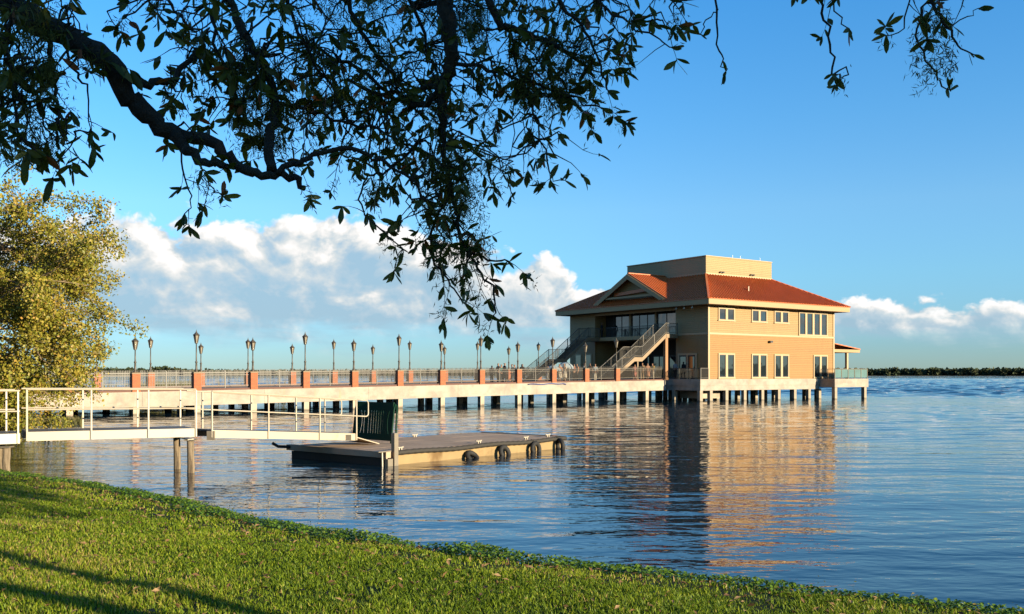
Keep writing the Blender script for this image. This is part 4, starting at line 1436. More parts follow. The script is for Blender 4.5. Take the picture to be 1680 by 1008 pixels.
# ------------------------------------------------------------------ far shore
def far_wood():
    g = random.Random(5)
    cs = []
    R = 1500.0
    def hpx(px):
        xs = [-4000, -600, 140, 160, 200, 240, 262, 285, 300, 330, 620, 760, 1000, 1300, 1420, 1500, 1560, 1640, 1700, 2600, 9000]
        hs = [9, 8, 5, 8, 7, 6, 11, 8, 5, 4, 3.2, 3.6, 3.2, 5.5, 5.8, 7, 6, 6.5, 7.5, 11, 14]
        return float(np.interp(px, xs, hs))
    az = -88.0
    pts = []
    while az < 112:
        px = 840 + F * math.tan(math.radians(az)) if abs(az) < 80 else (9000 if az > 0 else -4000)
        h = hpx(px) / F * R + EYE
        for q in range(3):
            a = math.radians(az + g.uniform(-.1, .1)); rr = R + q * 45 + g.uniform(-12, 12)
            hh = h * g.uniform(.62, 1.0) * (1.18 if g.random() < .06 else 1)
            w = hh * g.uniform(.28, .5)
            x, y = rr * math.sin(a), rr * math.cos(a)
            for c in range(26):
                u = g.random()
                ang = g.uniform(0, 6.28)
                rad = w * (1 - .75 * u ** 2) * g.random() ** .4
                pts.append((x + rad * math.cos(ang), y + rad * math.sin(ang), .4 + hh * u))
        az += .16 if abs(az - 0) < 32 else .4
    o = leaf_cloud('far_wood', FAR_LEAF, pts, 3.6, 5, 1.6, None, 3, up=0.0)
    tag(o, 'low dark wooded shore along the far side of the lake', None, None, 'stuff')
    # land under it
    mb = MB()
    n = 120
    for i in range(n):
        a0 = math.radians(-90 + 204 * i / n); a1 = math.radians(-90 + 204 * (i + 1) / n)
        q = []
        for a, r, z in ((a0, R - 22, -.5), (a1, R - 22, -.5), (a1, R - 10, .8), (a0, R - 10, .8)):
            q.append((r * math.sin(a), r * math.cos(a), z))
        mb.poly(q)
        mb.poly([q[3], q[2], ((R + 900) * math.sin(a1), (R + 900) * math.cos(a1), 2.0), ((R + 900) * math.sin(a0), (R + 900) * math.cos(a0), 2.0)])
    tag(mb.build('far_shore', M('far_shore_ground', (0.09, 0.085, 0.04), .95, .3, .02)), 'low far shore of the lake', None, None, 'structure')
far_wood()

# ------------------------------------------------------------------ reeds
def reeds(name, spots, label, seed, h0, h1, cols):
    g = np.random.default_rng(seed)
    S = np.array(spots); n = len(S)
    h = g.uniform(h0, h1, (n, 1))
    lean = g.normal(0, .16, (n, 2)) * h
    a = g.uniform(0, 6.28, n); w = .018 + .014 * g.random(n)
    dx = np.stack([np.cos(a) * w, np.sin(a) * w, np.zeros(n)], 1)
    base = np.column_stack([S[:, 0], S[:, 1], np.full(n, -.1)])
    top = base + np.column_stack([lean, h[:, 0]])
    mid = base + np.column_stack([lean * .3, h[:, 0] * .55])
    v = np.stack([base - dx, base + dx, mid + dx, top, mid - dx], 1).reshape(-1, 3)
    i = np.arange(n)[:, None] * 5
    f = np.concatenate([i + [0, 1, 2], i + [0, 2, 4], i + [4, 2, 3]])
    m = leafmat(name + '_blade', cols, .7, .3)
    o = link(name, np_mesh(name, v, f, m, np.repeat(g.random(n), 5)))
    tag(o, label, None, None, 'stuff')
sp = []
g_ = random.Random(9)
for k in range(5200):
    px = g_.choice([g_.uniform(205, 325), g_.uniform(-120, 480), g_.uniform(240, 330)])
    dd = g_.uniform(92, 112)
    if mnoise.noise(Vector((px * .02, dd * .12, 0))) > -.05 or 225 < px < 330:
        sp.append(((px - 840) / F * dd, dd))
reeds('reed_bed', sp, 'green-gold reed bed in the water behind the pier', 4, 1.2, 2.4, [(0, (0.0532, 0.0646, 0.0152)), (.6, (0.1140, 0.0988, 0.0266)), (1, (0.1824, 0.1368, 0.0456))])
sp = []
for k in range(2600):
    px = g_.uniform(-60, 135); dd = g_.gauss(52.5, 1.6)
    sp.append(((px - 840) / F * dd, dd))
reeds('reed_strip', sp, 'strip of low reeds in the water in front of the pier piles', 6, .15, .5, [(0, (0.0456, 0.0532, 0.0114)), (.6, (0.0988, 0.0836, 0.0228)), (1, (0.1520, 0.1140, 0.0380))])

# ------------------------------------------------------------------ lawn grass, bank plants, litter
def shore_sample(n, s0, s1, g, xlim=(-17.5, 9.5), power=1.0):
    """random points by distance s from the waterline within view"""
    lo = np.where((SH_A[:, 0] < xlim[1]) & (SH_A[:, 0] > xlim[0]))[0]
    i = g.integers(lo[0], lo[-1] - 1, n)
    u = g.random((n, 1))
    p = SH_A[i] * (1 - u) + SH_A[i + 1] * u
    nn = SHN_A[i] * (1 - u) + SHN_A[i + 1] * u
    s = s0 + (s1 - s0) * g.random(n) ** power
    q = p + nn * s[:, None]
    return q, s

def in_view(q, z, margin=40):
    px = 840 + F * q[:, 0] / np.maximum(q[:, 1], .1); py = HOR + F * (EYE - z) / np.maximum(q[:, 1], .1)
    return (q[:, 1] > 3) & (px > -margin - 60) & (px < 1680 + margin + 60) & (py < 1008 + 150)

def surf(q, s):
    z = bank_z(s)
    m = s > .2
    add = np.array([0.035 * mnoise.noise(Vector((a * .55, b * .55, 0))) + 0.02 * mnoise.noise(Vector((a * 1.7, b * 1.7, 4))) if mm else 0 for (a, b), mm in zip(q, m)])
    return z + add

def build_grass():
    g = np.random.default_rng(3)
    q, s = shore_sample(1500000, 0.75, 13.0, g)
    z0 = bank_z(s)
    keep = in_view(q, z0)
    # density per pixel stays even: thin out the far blades
    keep &= g.random(len(q)) < np.clip((11.5 / np.maximum(q[:, 1], 6)) ** 1.6, .12, 1.0)
    bare = np.array([mnoise.noise(Vector((a * 1.1, b * 1.1, 21))) + .6 * mnoise.noise(Vector((a * 3.3, b * 3.3, 5))) for a, b in q[keep]])
    sk = s[keep]
    q, s = q[keep], s[keep]
    ok = g.random(len(q)) < np.clip(.75 + 1.3 * bare + np.clip((sk - 1.9) / 1.2, -.55, .45), .12, 1)
    q, s = q[ok], s[ok]
    if len(q) > 380000:
        i = g.permutation(len(q))[:380000]; q, s = q[i], s[i]
    n = len(q)
    z = surf(q, s)
    patch = np.array([mnoise.noise(Vector((a * .8, b * .8, 9))) for a, b in q])
    h = (.022 + .045 * g.random(n) ** 1.5) * (1 + .45 * patch)
    w = (.0032 + .0034 * g.random(n)) * np.clip(q[:, 1] / 9.0, 1, 1.8)
    a = g.uniform(0, 2 * np.pi, n)
    lean = np.stack([np.cos(a), np.sin(a)], 1) * (h * g.uniform(.15, 1.0, n))[:, None]
    b_ = a + np.pi / 2 + g.normal(0, .5, n)
    dx = np.column_stack([np.cos(b_) * w, np.sin(b_) * w, np.zeros(n)])
    base = np.column_stack([q, z - .004]); mid = base + np.column_stack([lean * .35, h * .62]); top = base + np.column_stack([lean, h])
    v = np.stack([base - dx, base + dx, mid + dx * .8, top, mid - dx * .8], 1).reshape(-1, 3)
    i = np.arange(n)[:, None] * 5
    f = np.concatenate([i + [0, 1, 2], i + [0, 2, 4], i + [4, 2, 3]])
    big = np.array([mnoise.noise(Vector((a * .28, b * .28, 31))) for a, b in q])
    tint = np.clip(.42 + .3 * patch + .35 * big + g.normal(0, .28, n), 0, 1)
    m = leafmat('lawn_grass_blade', [(0, (.066, .102, .0045)), (.40, (.142, .195, .0075)), (.75, (.235, .250, .015)), (.92, (.33, .27, .05)), (1.0, (.34, .22, .08))], .55, .38, spec=.25)
    tag(link('lawn_grass', np_mesh('lawn_grass', v, f, m, np.repeat(tint, 5))), 'short sunlit lawn grass on the bank', None, None, 'stuff')

def build_bank():
    """broad-leaved ground cover along the waterline"""
    g = np.random.default_rng(8)
    q, s = shore_sample(150000, -.30, 1.7, g, power=.9)
    z = bank_z(np.maximum(s, 0))
    keep = in_view(q, z)
    q, s, z = q[keep], s[keep], z[keep]
    n = len(q)
    clump = np.array([mnoise.noise(Vector((a * 1.3, b * 1.3, 2))) for a, b in q])
    cov = clump * .4 + .60 - np.maximum(0, s - .35) * 1.0
    k = g.random(n) < np.clip(cov * 1.6, 0, 1)
    q, s, z, clump = q[k], s[k], z[k], clump[k]
    n = len(q)
    edge = np.clip(1 - np.maximum(0, s - .1) / 1.2, .15, 1)
    hz = z + (.02 + (.24 - .09 * np.clip((q[:, 0] - 1) / 5, 0, 1)) * g.random(n) ** 1.1 * (1 + .45 * clump)) * edge
    r = (.011 + .013 * g.random(n))[:, None]
    nrm = np.column_stack([g.normal(0, .55, n), g.normal(-.1, .55, n), np.ones(n)]); nrm /= np.linalg.norm(nrm, axis=1)[:, None]
    t1 = np.cross(nrm, g.normal(size=(n, 3))); t1 /= np.linalg.norm(t1, axis=1)[:, None]; t2 = np.cross(nrm, t1)
    c = np.column_stack([q, hz])
    ang = np.linspace(0, 2 * np.pi, 6, endpoint=False)
    ring = [c + (t1 * math.cos(x) + t2 * math.sin(x)) * r * (1.25 if i == 0 else 1.0) + nrm * r * .22 for i, x in enumerate(ang)]
    v = np.stack([c] + ring, 1).reshape(-1, 3)
    i = np.arange(n)[:, None] * 7
    f = np.concatenate([i + [0, 1 + j, 1 + (j + 1) % 6] for j in range(6)])
    tint = np.clip(.4 + .3 * clump + g.normal(0, .22, n), 0, 1)
    m = leafmat('bank_leaf', [(0, (0.0380, 0.0798, 0.0076)), (.5, (0.0836, 0.1444, 0.0106)), (.85, (0.1444, 0.1900, 0.0182)), (1.0, (0.2128, 0.1520, 0.0380))], .4, .35, spec=.3)
    tag(link('bank_ground_cover', np_mesh('bank_ground_cover', v, f, m, np.repeat(tint, 7))), 'low leafy ground cover along the waterline', None, None, 'stuff')

def build_weeds():
    """thin flowering weeds standing at the water's edge"""
    rng = random.Random(12)
    g = np.random.default_rng(14)
    q, s = shore_sample(1500, -.8, .35, g)
    mbv, mbf, tint = [], [], []
    for (x, y), ss in zip(q, s):
        dens = .25 + .5 * (-7.5 < x < -3.0) + .15 * (-3 < x < 2.5)
        if rng.random() > dens: continue
        z = float(bank_z(ss)) if ss > -.1 else -.05
        h = rng.uniform(.12, .34) if ss > -.25 else rng.uniform(.08, .22)
        lx, ly = rng.gauss(0, .05), rng.gauss(0, .05)
        top = Vector((x + lx, y + ly, max(z, 0) + h)); bot = Vector((x, y, z))
        w = .0028
        i = len(mbv)
        mbv += [bot + Vector((-w, 0, 0)), bot + Vector((w, 0, 0)), top]
        mbf.append((i, i + 1, i + 2)); t = rng.random(); tint += [t] * 3
        for k in range(rng.randint(2, 6)):
            u = rng.uniform(.35, 1)
            p = bot.lerp(top, u); a = rng.uniform(0, 6.28); L = rng.uniform(.018, .045)
            d = Vector((math.cos(a), math.sin(a), rng.uniform(-.1, .6))).normalized(); sd = d.cross(Vector((rng.gauss(0, 1), rng.gauss(0, 1), 1))).normalized()
            i = len(mbv)
            mbv += [p, p + d * L * .5 + sd * L * .3, p + d * L, p + d * L * .5 - sd * L * .3]
            mbf += [(i, i + 1, i + 2), (i, i + 2, i + 3)]; tint += [min(1, t + .2)] * 4
    m = leafmat('weed_stem', [(0, (0.0608, 0.0912, 0.0152)), (.6, (0.1140, 0.1292, 0.0266)), (1, (0.2280, 0.1900, 0.0760))], .6, .35)
    tag(link('waterside_weeds', np_mesh('waterside_weeds', np.array([tuple(v) for v in mbv]), np.array(mbf), m, np.array(tint))), 'thin weeds standing in the shallow water along the bank', None, None, 'stuff')

def build_litter():
    g = np.random.default_rng(17)
    q, s = shore_sample(7000, .45, 9.5, g, power=2.0)
    z0 = bank_z(s); k = in_view(q, z0, 0); q, s = q[k], s[k]
    z = surf(q, s)
    n = len(q)
    c = np.column_stack([q, z + .04 + .025 * g.random(n)])
    nrm = np.column_stack([g.normal(0, .5, n), g.normal(0, .5, n), np.ones(n)]); nrm /= np.linalg.norm(nrm, axis=1)[:, None]
    d = np.cross(nrm, g.normal(size=(n, 3))); d /= np.linalg.norm(d, axis=1)[:, None]; t2 = np.cross(nrm, d)
    L = (.014 + .04 * g.random(n) ** 2)[:, None]
    v = np.stack([c - d * L, c + t2 * L * .42 + nrm * L * .25, c + d * L, c - t2 * L * .42 + nrm * L * .25], 1).reshape(-1, 3)
    i = np.arange(n)[:, None] * 4
    f = np.concatenate([i + [0, 1, 2], i + [0, 2, 3]])
    m = leafmat('dead_leaf', [(0, (0.0760, 0.0380, 0.0167)), (.5, (0.1672, 0.0836, 0.0342)), (1, (0.3040, 0.1824, 0.0836))], .7, .2)
    tag(link('leaf_litter', np_mesh('leaf_litter', v, f, m, np.repeat(g.random(n), 4))), 'brown fallen leaves scattered over the lawn', None, None, 'stuff')
build_grass(); build_bank(); build_weeds(); build_litter()

def twig(pts, r, label):
    rng = random.Random(len(label))
    w = []
    for px, py in pts:
        # walk the view ray to the bank
        dep = 8.0
        for _ in range(40):
            x = (px - 840) / F * dep
            z = ground_z(x, dep) + .07
            dep += ((EYE - z) * F / (py - HOR) - dep) * .5
        w.append(P(px, py, dep))
    o = MB().tube(w, [r, r * .8, r * .4][:len(w)] if len(w) <= 3 else [r * (1 - .6 * i / (len(w) - 1)) for i in range(len(w))], 6).build('fallen_stick', M('bleached_stick', (.34, .25, .15), .9, .2, 9), None, True)
    tag(o, label, 'stick')
twig([(1158, 948), (1170, 942), (1184, 932)], .010, 'pale thin stick leaning up from the bank by the building reflection')
twig([(1183, 951), (1200, 953), (1222, 952)], .014, 'brown stick lying flat at the water edge, right of the pale one')
twig([(252, 844), (262, 846), (270, 845)], .016, 'short whitish stick on the grass at the left')

# ------------------------------------------------------------------ overhanging oak in the foreground
def build_oak():
    rng = random.Random(42)
    base = Vector((-4.9, 2.6, 0)); base.z = ground_z(base.x, base.y) - .1
    root = thing('overhanging_oak', base, 0, 'dark oak boughs with long leaves hanging into the top of the view', 'tree')
    loc = lambda p: p - base
    MB().tube([loc(Vector((-4.9, 2.6, base.z))), loc(Vector((-4.8, 2.65, 1.6))), loc(Vector((-4.75, 2.9, 2.8))), loc(Vector((-4.5, 3.3, 4.3))), loc(Vector((-4.6, 3.6, 6.5)))],
              [.36, .28, .25, .2, .12], 12).build('trunk', MT['bark'], root, True)
    spines = []     # world polylines that may bear twigs: (pts, radii)
    def limb(px, d0, d1, w0, w1, name='limb', start=None, wob=.008):
        """px: photograph points; depth d0->d1; thickness in photograph pixels"""
        n = len(px); pts, rad = [], []
        if start is not None:
            pts.append(Vector(start)); rad.append(w0 / F * d0 / 2 * 1.15)
        # refine with Catmull-Rom
        fine = []
        for i in range(n - 1):
            a = px[max(i - 1, 0)]; b = px[i]; c = px[i + 1]; e = px[min(i + 2, n - 1)]
            for j in range(4):
                u = j / 4
                fine.append(tuple(.5 * ((2 * b[k]) + (c[k] - a[k]) * u + (2 * a[k] - 5 * b[k] + 4 * c[k] - e[k]) * u * u + (3 * b[k] - a[k] - 3 * c[k] + e[k]) * u ** 3) for k in (0, 1)))
        fine.append(px[-1])
        for i, (x, y) in enumerate(fine):
            u = i / (len(fine) - 1)
            d = d0 + (d1 - d0) * u
            pts.append(P(x, y, d) + Vector((rng.gauss(0, wob), rng.gauss(0, wob), rng.gauss(0, wob))) * (1 if 0 < i < len(fine) - 1 else 0))
            rad.append(max(.0012, (w0 + (w1 - w0) * u) / F * d / 2 * rng.uniform(.92, 1.08)))
        MB().tube([loc(p) for p in pts], rad, 10 if w0 > 15 else 6).build(name, MT['bark'], root, True)
        spines.append((pts, rad))
        return pts, rad
    # the heavy limb from the upper left
    limb([(-60, -60), (20, 10), (75, 40), (130, 72), (180, 105), (212, 160), (250, 200), (300, 226)], 4.7, 5.0, 45, 28, start=(-4.5, 3.3, 4.3))
    limb([(300, 226), (345, 232), (378, 262), (410, 284), (450, 284), (480, 291), (499, 309)], 5.0, 5.1, 22, 9)
    limb([(288, 222), (310, 248), (345, 268), (372, 272)], 4.98, 4.9, 22, 8)
    limb([(212, 130), (245, 138), (268, 135), (300, 112), (335, 75)], 4.9, 5.2, 16, 7)
    limb([(446, 280), (441, 240), (447, 200), (450, 165), (440, 120), (410, 70), (380, 10), (360, -60)], 5.06, 5.5, 17, 12)
    limb([(455, 283), (480, 268), (505, 258), (552, 245), (598, 250), (628, 268), (674, 294), (700, 330)], 5.05, 5.2, 11, 4)
    # the middle limb hanging from above
    limb([(745, -120), (728, -20), (733, 40), (743, 95), (735, 122), (722, 142), (726, 180), (727, 215)], 5.3, 5.5, 30, 13, start=(-1.2, 4.9, 5.9))
    limb([(724, 145), (700, 168), (672, 172), (650, 152), (615, 155), (570, 130)], 5.45, 5.7, 14, 5)
    limb([(722, 135), (690, 148), (650, 158), (600, 120), (540, 90), (500, 60)], 5.5, 5.9, 10, 4)
    limb([(727, 212), (726, 250), (737, 295), (750, 345), (757, 390), (770, 412), (800, 424), (836, 430)], 5.5, 5.3, 9, 3)
    limb([(740, 300), (722, 350), (705, 400), (720, 445), (745, 478), (765, 500)], 5.4, 5.3, 6, 2.5)
    limb([(762, 400), (785, 440), (808, 470), (812, 505), (818, 532)], 5.35, 5.2, 5, 2)
    limb([(690, 230), (660, 262), (630, 285), (600, 292), (593, 340), (640, 390), (662, 415)], 5.5, 5.1, 5, 1.8)
    limb([(795, -60), (808, 15), (822, 40), (842, 48), (880, 60), (930, 85), (965, 115)], 5.2, 5.4, 16, 5)
    limb([(835, 48), (850, 110), (870, 170), (890, 230), (905, 290), (928, 296)], 5.3, 5.2, 5, 1.6)
    limb([(742, 105), (790, 110), (840, 125), (900, 145), (950, 165), (990, 180)], 5.4, 5.2, 7, 2.5)
    limb([(960, -50), (985, 10), (1030, 35), (1070, 62), (1108, 78)], 5.2, 5.0, 6, 2)
    limb([(880, -50), (930, 20), (965, 60), (990, 120), (1000, 150)], 5.2, 5.1, 7, 2)
    limb([(1172, -50), (1174, 0), (1177, 50), (1184, 90), (1188, 122)], 5.0, 4.9, 4, 2)
    limb([(1178, 15), (1160, 30), (1147, 55)], 5.0, 4.95, 2.5, 1.5)
    limb([(1330, -60), (1345, 10), (1360, 60), (1366, 110), (1370, 128)], 5.0, 4.9, 5, 2.5)
    limb([(1360, -40), (1378, 30), (1395, 52)], 5.0, 4.9, 3, 1.5)
    limb([(1505, -70), (1530, 5), (1555, 45), (1575, 78), (1598, 90)], 4.9, 4.8, 7, 2)
    limb([(1520, 5), (1502, 60), (1530, 110), (1546, 140), (1560, 150)], 4.9, 4.8, 4, 2)
    limb([(1495, -30), (1480, 45), (1452, 58)], 4.9, 4.9, 3, 1.5)
    limb([(1550, 45), (1585, 25), (1610, 15)], 4.9, 4.8, 2.5, 1.2)
    limb([(80, 60), (84, 130), (95, 180), (90, 230)], 4.7, 4.5, 9, 3)
    limb([(20, 10), (12, 80), (25, 150), (30, 210), (60, 250)], 4.6, 4.4, 9, 3)
    limb([(270, -60), (280, 0), (300, 30), (330, 60)], 5.0, 5.0, 7, 3)
    limb([(300, 245), (300, 290), (312, 330), (302, 358)], 4.9, 4.8, 4, 1.5)
    limb([(330, 270), (350, 310), (370, 325)], 4.9, 4.8, 3, 1.5)
    limb([(105, 60), (125, 120), (145, 150), (150, 215)], 4.8, 4.6, 5, 2)
    limb([(560, -60), (580, 20), (610, 80), (650, 130)], 5.6, 5.8, 10, 5)
    limb([(640, -60), (690, 40), (700, 90)], 5.8, 5.9, 8, 4)
    limb([(450, 165), (500, 180), (560, 200), (620, 215), (680, 240)], 5.3, 5.4, 7, 3)
    limb([(470, -60), (480, 30), (520, 110), (560, 160)], 5.4, 5.6, 8, 3)
    limb([(345, 20), (360, 90), (385, 150), (400, 200)], 5.2, 5.2, 7, 3)

    # leaves -----------------------------------------------------
    def leaf_template(seed):
        r = random.Random(seed)
        mb = []
        n = 5
        ws = [.025, .10, .150, .165, .125, .02]
        bend = r.uniform(-.10, .22); fold = r.uniform(.04, .14); tw = r.uniform(-.2, .2)
        vs = []
        for i in range(6):
            u = i / 5
            z = -bend * u * u
            w = ws[i] * r.uniform(.9, 1.1)
            vs += [(-w * math.cos(tw * u), u, z + fold * w * 2), (0, u, z - .01), (w * math.cos(tw * u), u, z + fold * w * 2 + tw * u * w)]
        fs = []
        for i in range(5):
            a = i * 3
            fs += [(a, a + 1, a + 4, a + 3), (a + 1, a + 2, a + 5, a + 4)]
        return vs, fs
    TEMPL = [leaf_template(s) for s in range(6)]
    leaves = []      # (matrix, tint, weight)
    twigs = MB()
    def add_leaf(p, d, L, tint):
        d = Vector(d).normalized()
        nrm = Vector((rng.gauss(0, 1), rng.gauss(0, 1), rng.gauss(.5, .8)))
        nrm = (nrm - d * nrm.dot(d))
        nrm = nrm.normalized() if nrm.length > 1e-4 else d.orthogonal().normalized()
        x = d.cross(nrm)
        m = Matrix(((x.x * L, d.x * L, nrm.x * L, p.x), (x.y * L, d.y * L, nrm.y * L, p.y), (x.z * L, d.z * L, nrm.z * L, p.z), (0, 0, 0, 1)))
        leaves.append((m, tint))
    def whorl(p, d, n, L):
        d = Vector(d).normalized()
        for k in range(n):
            v = (d * rng.uniform(.2, 1.2) + Vector((rng.gauss(0, .62), rng.gauss(0, .62), rng.gauss(-.15, .55)))).normalized()
            t = rng.random() * .92 if rng.random() > .05 else 1.0
            add_leaf(p - d * rng.uniform(0, .03), v, L * rng.uniform(.6, 1.15), t)
    mossp = []
    def twig_run(p, d, length, L, leafy=1.0, r=.004):
        """a drooping twig with leaves on its side and a whorl at its end"""
        p = Vector(p); d = Vector(d).normalized(); pts = [p.copy()]
        n = max(3, int(length / .05))
        for k in range(n):
            d = (d + Vector((rng.gauss(0, .17), rng.gauss(0, .17), rng.gauss(-.05, .14)))).normalized()
            p = p + d * length / n
            pts.append(p.copy())
            if rng.random() < .5 * leafy and k > 0:
                add_leaf(p, (d * .6 + Vector((rng.gauss(0, .7), rng.gauss(0, .7), rng.gauss(-.25, .5)))), L * rng.uniform(.5, 1.05), rng.random() * .95)
            if rng.random() < .20:
                q = p + Vector((rng.gauss(0, .02), rng.gauss(0, .02), rng.gauss(-.01, .02)))
                mossp.append(tuple(q))
        twigs.tube([loc(q) for q in pts], [max(.0009, r * (1 - .75 * k / n)) for k in range(n + 1)], 4, False)
        whorl(p, d, max(1, int(rng.randint(3, 6) * leafy)), L)
        return pts
    # twigs along thin limbs
    def dress(pts, rad, per_m, L, leafy):
        for i in range(1, len(pts)):
            seg = (pts[i] - pts[i - 1])
            if rad[i] > .055: continue
            k = per_m * seg.length * (1.0 if rad[i] < .03 else .6)
            for _ in range(int(k) + (1 if rng.random() < k % 1 else 0)):
                p = pts[i - 1].lerp(pts[i], rng.random())
                d = seg.normalized() * rng.uniform(.1, .9) + Vector((rng.gauss(0, .6), rng.gauss(0, .6), rng.gauss(-.35, .5)))
                ln = rng.uniform(.07, .26)
                run = twig_run(p, d, ln, L, leafy, .003)
    bare = {6, 7}
    for i, (pts, rad) in enumerate(spines):
        mx = max(rad)
        dens = 9.0 if mx < .06 else 3.2
        if i in (0, 1, 2): dens = 1.4
        if i in (18, 19): dens = 0.6
        if i in (20, 21, 22, 23, 24, 25): dens = 2.6
        dress(pts, rad, dens, rng.uniform(.078, .095), 1.0)
        whorl(pts[-1], pts[-1] - pts[-2], rng.randint(3, 6), .085)
    # dense boughs: (photo box, depth range, twigs)
    for (x0, y0, x1, y1), (da, db), n, L, leafy in (
            ((-60, -40, 75, 215), (4.3, 4.9), 88, .10, .9), ((60, -60, 150, 60), (4.6, 5.0), 22, .10, 1.0), ((70, 60, 140, 130), (4.6, 4.8), 4, .11, 1.0),
            ((95, 205, 150, 232), (4.5, 4.7), 5, .12, 1.0),
            ((150, -60, 330, 40), (4.8, 5.4), 20, .11, 1.0), ((280, 60, 430, 175), (5.0, 5.5), 46, .105, 1.0), ((300, -50, 560, 70), (5.0, 5.8), 52, .10, .9),
            ((390, 60, 560, 220), (5.2, 6.0), 84, .09, .9), ((540, -50, 740, 150), (5.3, 6.3), 100, .085, .8), ((560, 130, 740, 290), (5.3, 6.0), 92, .09, .9),
            ((740, -50, 900, 120), (5.2, 6.0), 70, .085, .9), ((740, 110, 850, 300), (5.2, 5.8), 50, .085, .9), ((880, -50, 1000, 130), (5.1, 5.6), 42, .085, 1.0),
            ((840, 130, 920, 260), (5.1, 5.5), 18, .08, .9), ((670, 270, 790, 400), (5.2, 5.6), 46, .085, .8), ((690, 390, 790, 450), (5.2, 5.5), 16, .08, .8),
            ((1000, -50, 1110, 40), (5.0, 5.3), 24, .085, 1.0), ((1480, -60, 1590, 30), (4.7, 5.0), 9, .085, .9), ((1120, -120, 1290, -60), (4.8, 5.2), 10, .09, .9),
            ((1310, -70, 1400, -30), (4.8, 5.1), 5, .09, .9), ((1372, 122, 1388, 140), (4.85, 4.95), 4, .055, 1.0), ((230, 180, 330, 215), (4.9, 5.1), 4, .1, .9),
            ((-300, -420, 1700, -70), (4.6, 6.6), 210, .10, .8)):
        for k in range(int(n * (.68 if y0 > -100 else .6))):
            p = P(rng.uniform(x0, x1), rng.uniform(y0, y1), rng.uniform(da, db))
            d = Vector((rng.gauss(0, .5), rng.gauss(0, .5), rng.gauss(-.75, .4)))
            pts = twig_run(p, d, rng.uniform(.10, .30), L, leafy, .004)
            # join the twig to the nearest bough
            best, bd = None, 1e9
            for sp_, _ in spines:
                for q in sp_[::3]:
                    dd = (q - p).length_squared + max(0, p.z - q.z) * .3
                    if dd < bd: bd, best = dd, q
            if best is not None and bd < .5:
                mid = (best + p) / 2 + Vector((rng.gauss(0, .03), rng.gauss(0, .03), rng.gauss(.03, .03)))
                m1 = best.lerp(mid, .5) + Vector((rng.gauss(0, .012), 0, rng.gauss(0, .012))); m2 = mid.lerp(p, .5) + Vector((rng.gauss(0, .012), 0, rng.gauss(0, .012)))
                twigs.tube([loc(best), loc(m1), loc(mid), loc(m2), loc(p)], [.006, .0055, .005, .0045, .004], 4, False)
    tag(twigs.build('twigs', MT['bark'], root), kind='stuff')
    # the 300 leaves that show largest are parts of their own; the rest are one mass
    def shown(m):
        p = m.translation
        if p.y < 1: return 0
        px = 840 + F * p.x / p.y; py = HOR - F * (p.z - EYE) / p.y
        if not (5 < px < 1675 and 5 < py < 990): return 0
        yv = Vector((m[0][1], m[1][1], m[2][1])); xv = Vector((m[0][0], m[1][0], m[2][0]))
        return yv.cross(xv).dot((p - Vector((0, 0, EYE))).normalized()).__abs__() / p.y ** 2
    order = sorted(range(len(leaves)), key=lambda i: -shown(leaves[i][0]))
    tmesh = []
    for k, (vs, fs) in enumerate(TEMPL):
        for tv in (.1, .35, .6, .8, 1.0):
            f4 = np.array(fs)
            tmesh.append((k, tv, np_mesh('leaf', np.array(vs), f4, LEAF_DARK, np.full(len(vs), tv), True)))
    off = Matrix.Translation(-base)
    for i in order[:300]:
        m, t = leaves[i]
        k = rng.randrange(6)
        me = min((e for e in tmesh if e[0] == k), key=lambda e: abs(e[1] - t))[2]
        o = link('leaf', me, root)
        o.matrix_local = off @ m
    V, Fc, T = [], [], []
    base_i = 0
    for i in order[300:]:
        m, t = leaves[i]
        vs, fs = TEMPL[rng.randrange(6)]
        a = np.array(vs) @ np.array(m.to_3x3()).T + np.array(m.translation - base)
        V.append(a); Fc.append(np.array(fs) + base_i); T.append(np.full(len(vs), t)); base_i += len(vs)
    o = link('foliage', np_mesh('foliage', np.concatenate(V), np.concatenate(Fc), LEAF_DARK, np.concatenate(T), True), root)
    tag(o, kind='stuff')
    # fine moss and fern tufts on the twigs: short curling threads
    g = np.random.default_rng(77)
    MP = [np.array(q) for q in mossp]
    for (x0, y0, x1, y1), (da, db), n in (((-40, 0, 90, 260), (4.3, 4.8), 170), ((380, 100, 480, 250), (5.1, 5.4), 120), ((480, -20, 720, 200), (5.4, 6.2), 200), ((700, 250, 800, 420), (5.2, 5.5), 110),
                                          ((750, 0, 800, 60), (5.7, 6.0), 60), ((840, 60, 980, 180), (5.1, 5.4), 110), ((1500, 20, 1560, 140), (4.8, 4.9), 30)):
        for k in range(n):
            MP.append(np.array(P(rng.uniform(x0, x1), rng.uniform(y0, y1), rng.uniform(da, db))))
    MP = np.array(MP)
    per = 26
    C = np.repeat(MP, per, 0) + g.normal(0, .022, (len(MP) * per, 3)) * [1, 1, 1.3]
    n = len(C)
    d = g.normal(size=(n, 3)); d[:, 2] -= .9; d /= np.linalg.norm(d, axis=1)[:, None]
    s_ = np.cross(d, g.normal(size=(n, 3))); s_ /= np.linalg.norm(s_, axis=1)[:, None]
    L = (.018 + .035 * g.random((n, 1)))
    v = np.stack([C, C + d * L * .5 + s_ * .0016, C + d * L + s_ * L * .2, C + d * L * .5 - s_ * .0016], 1).reshape(-1, 3) - np.array(base)
    i = np.arange(n)[:, None] * 4
    f = np.concatenate([i + [0, 1, 2], i + [0, 2, 3]])
    tag(link('moss', np_mesh('moss', v, f, MOSS, np.repeat(np.clip(g.random(n), 0, 1), 4)), root), kind='stuff')
    print('oak leaves', len(leaves), 'moss', n)
build_oak()

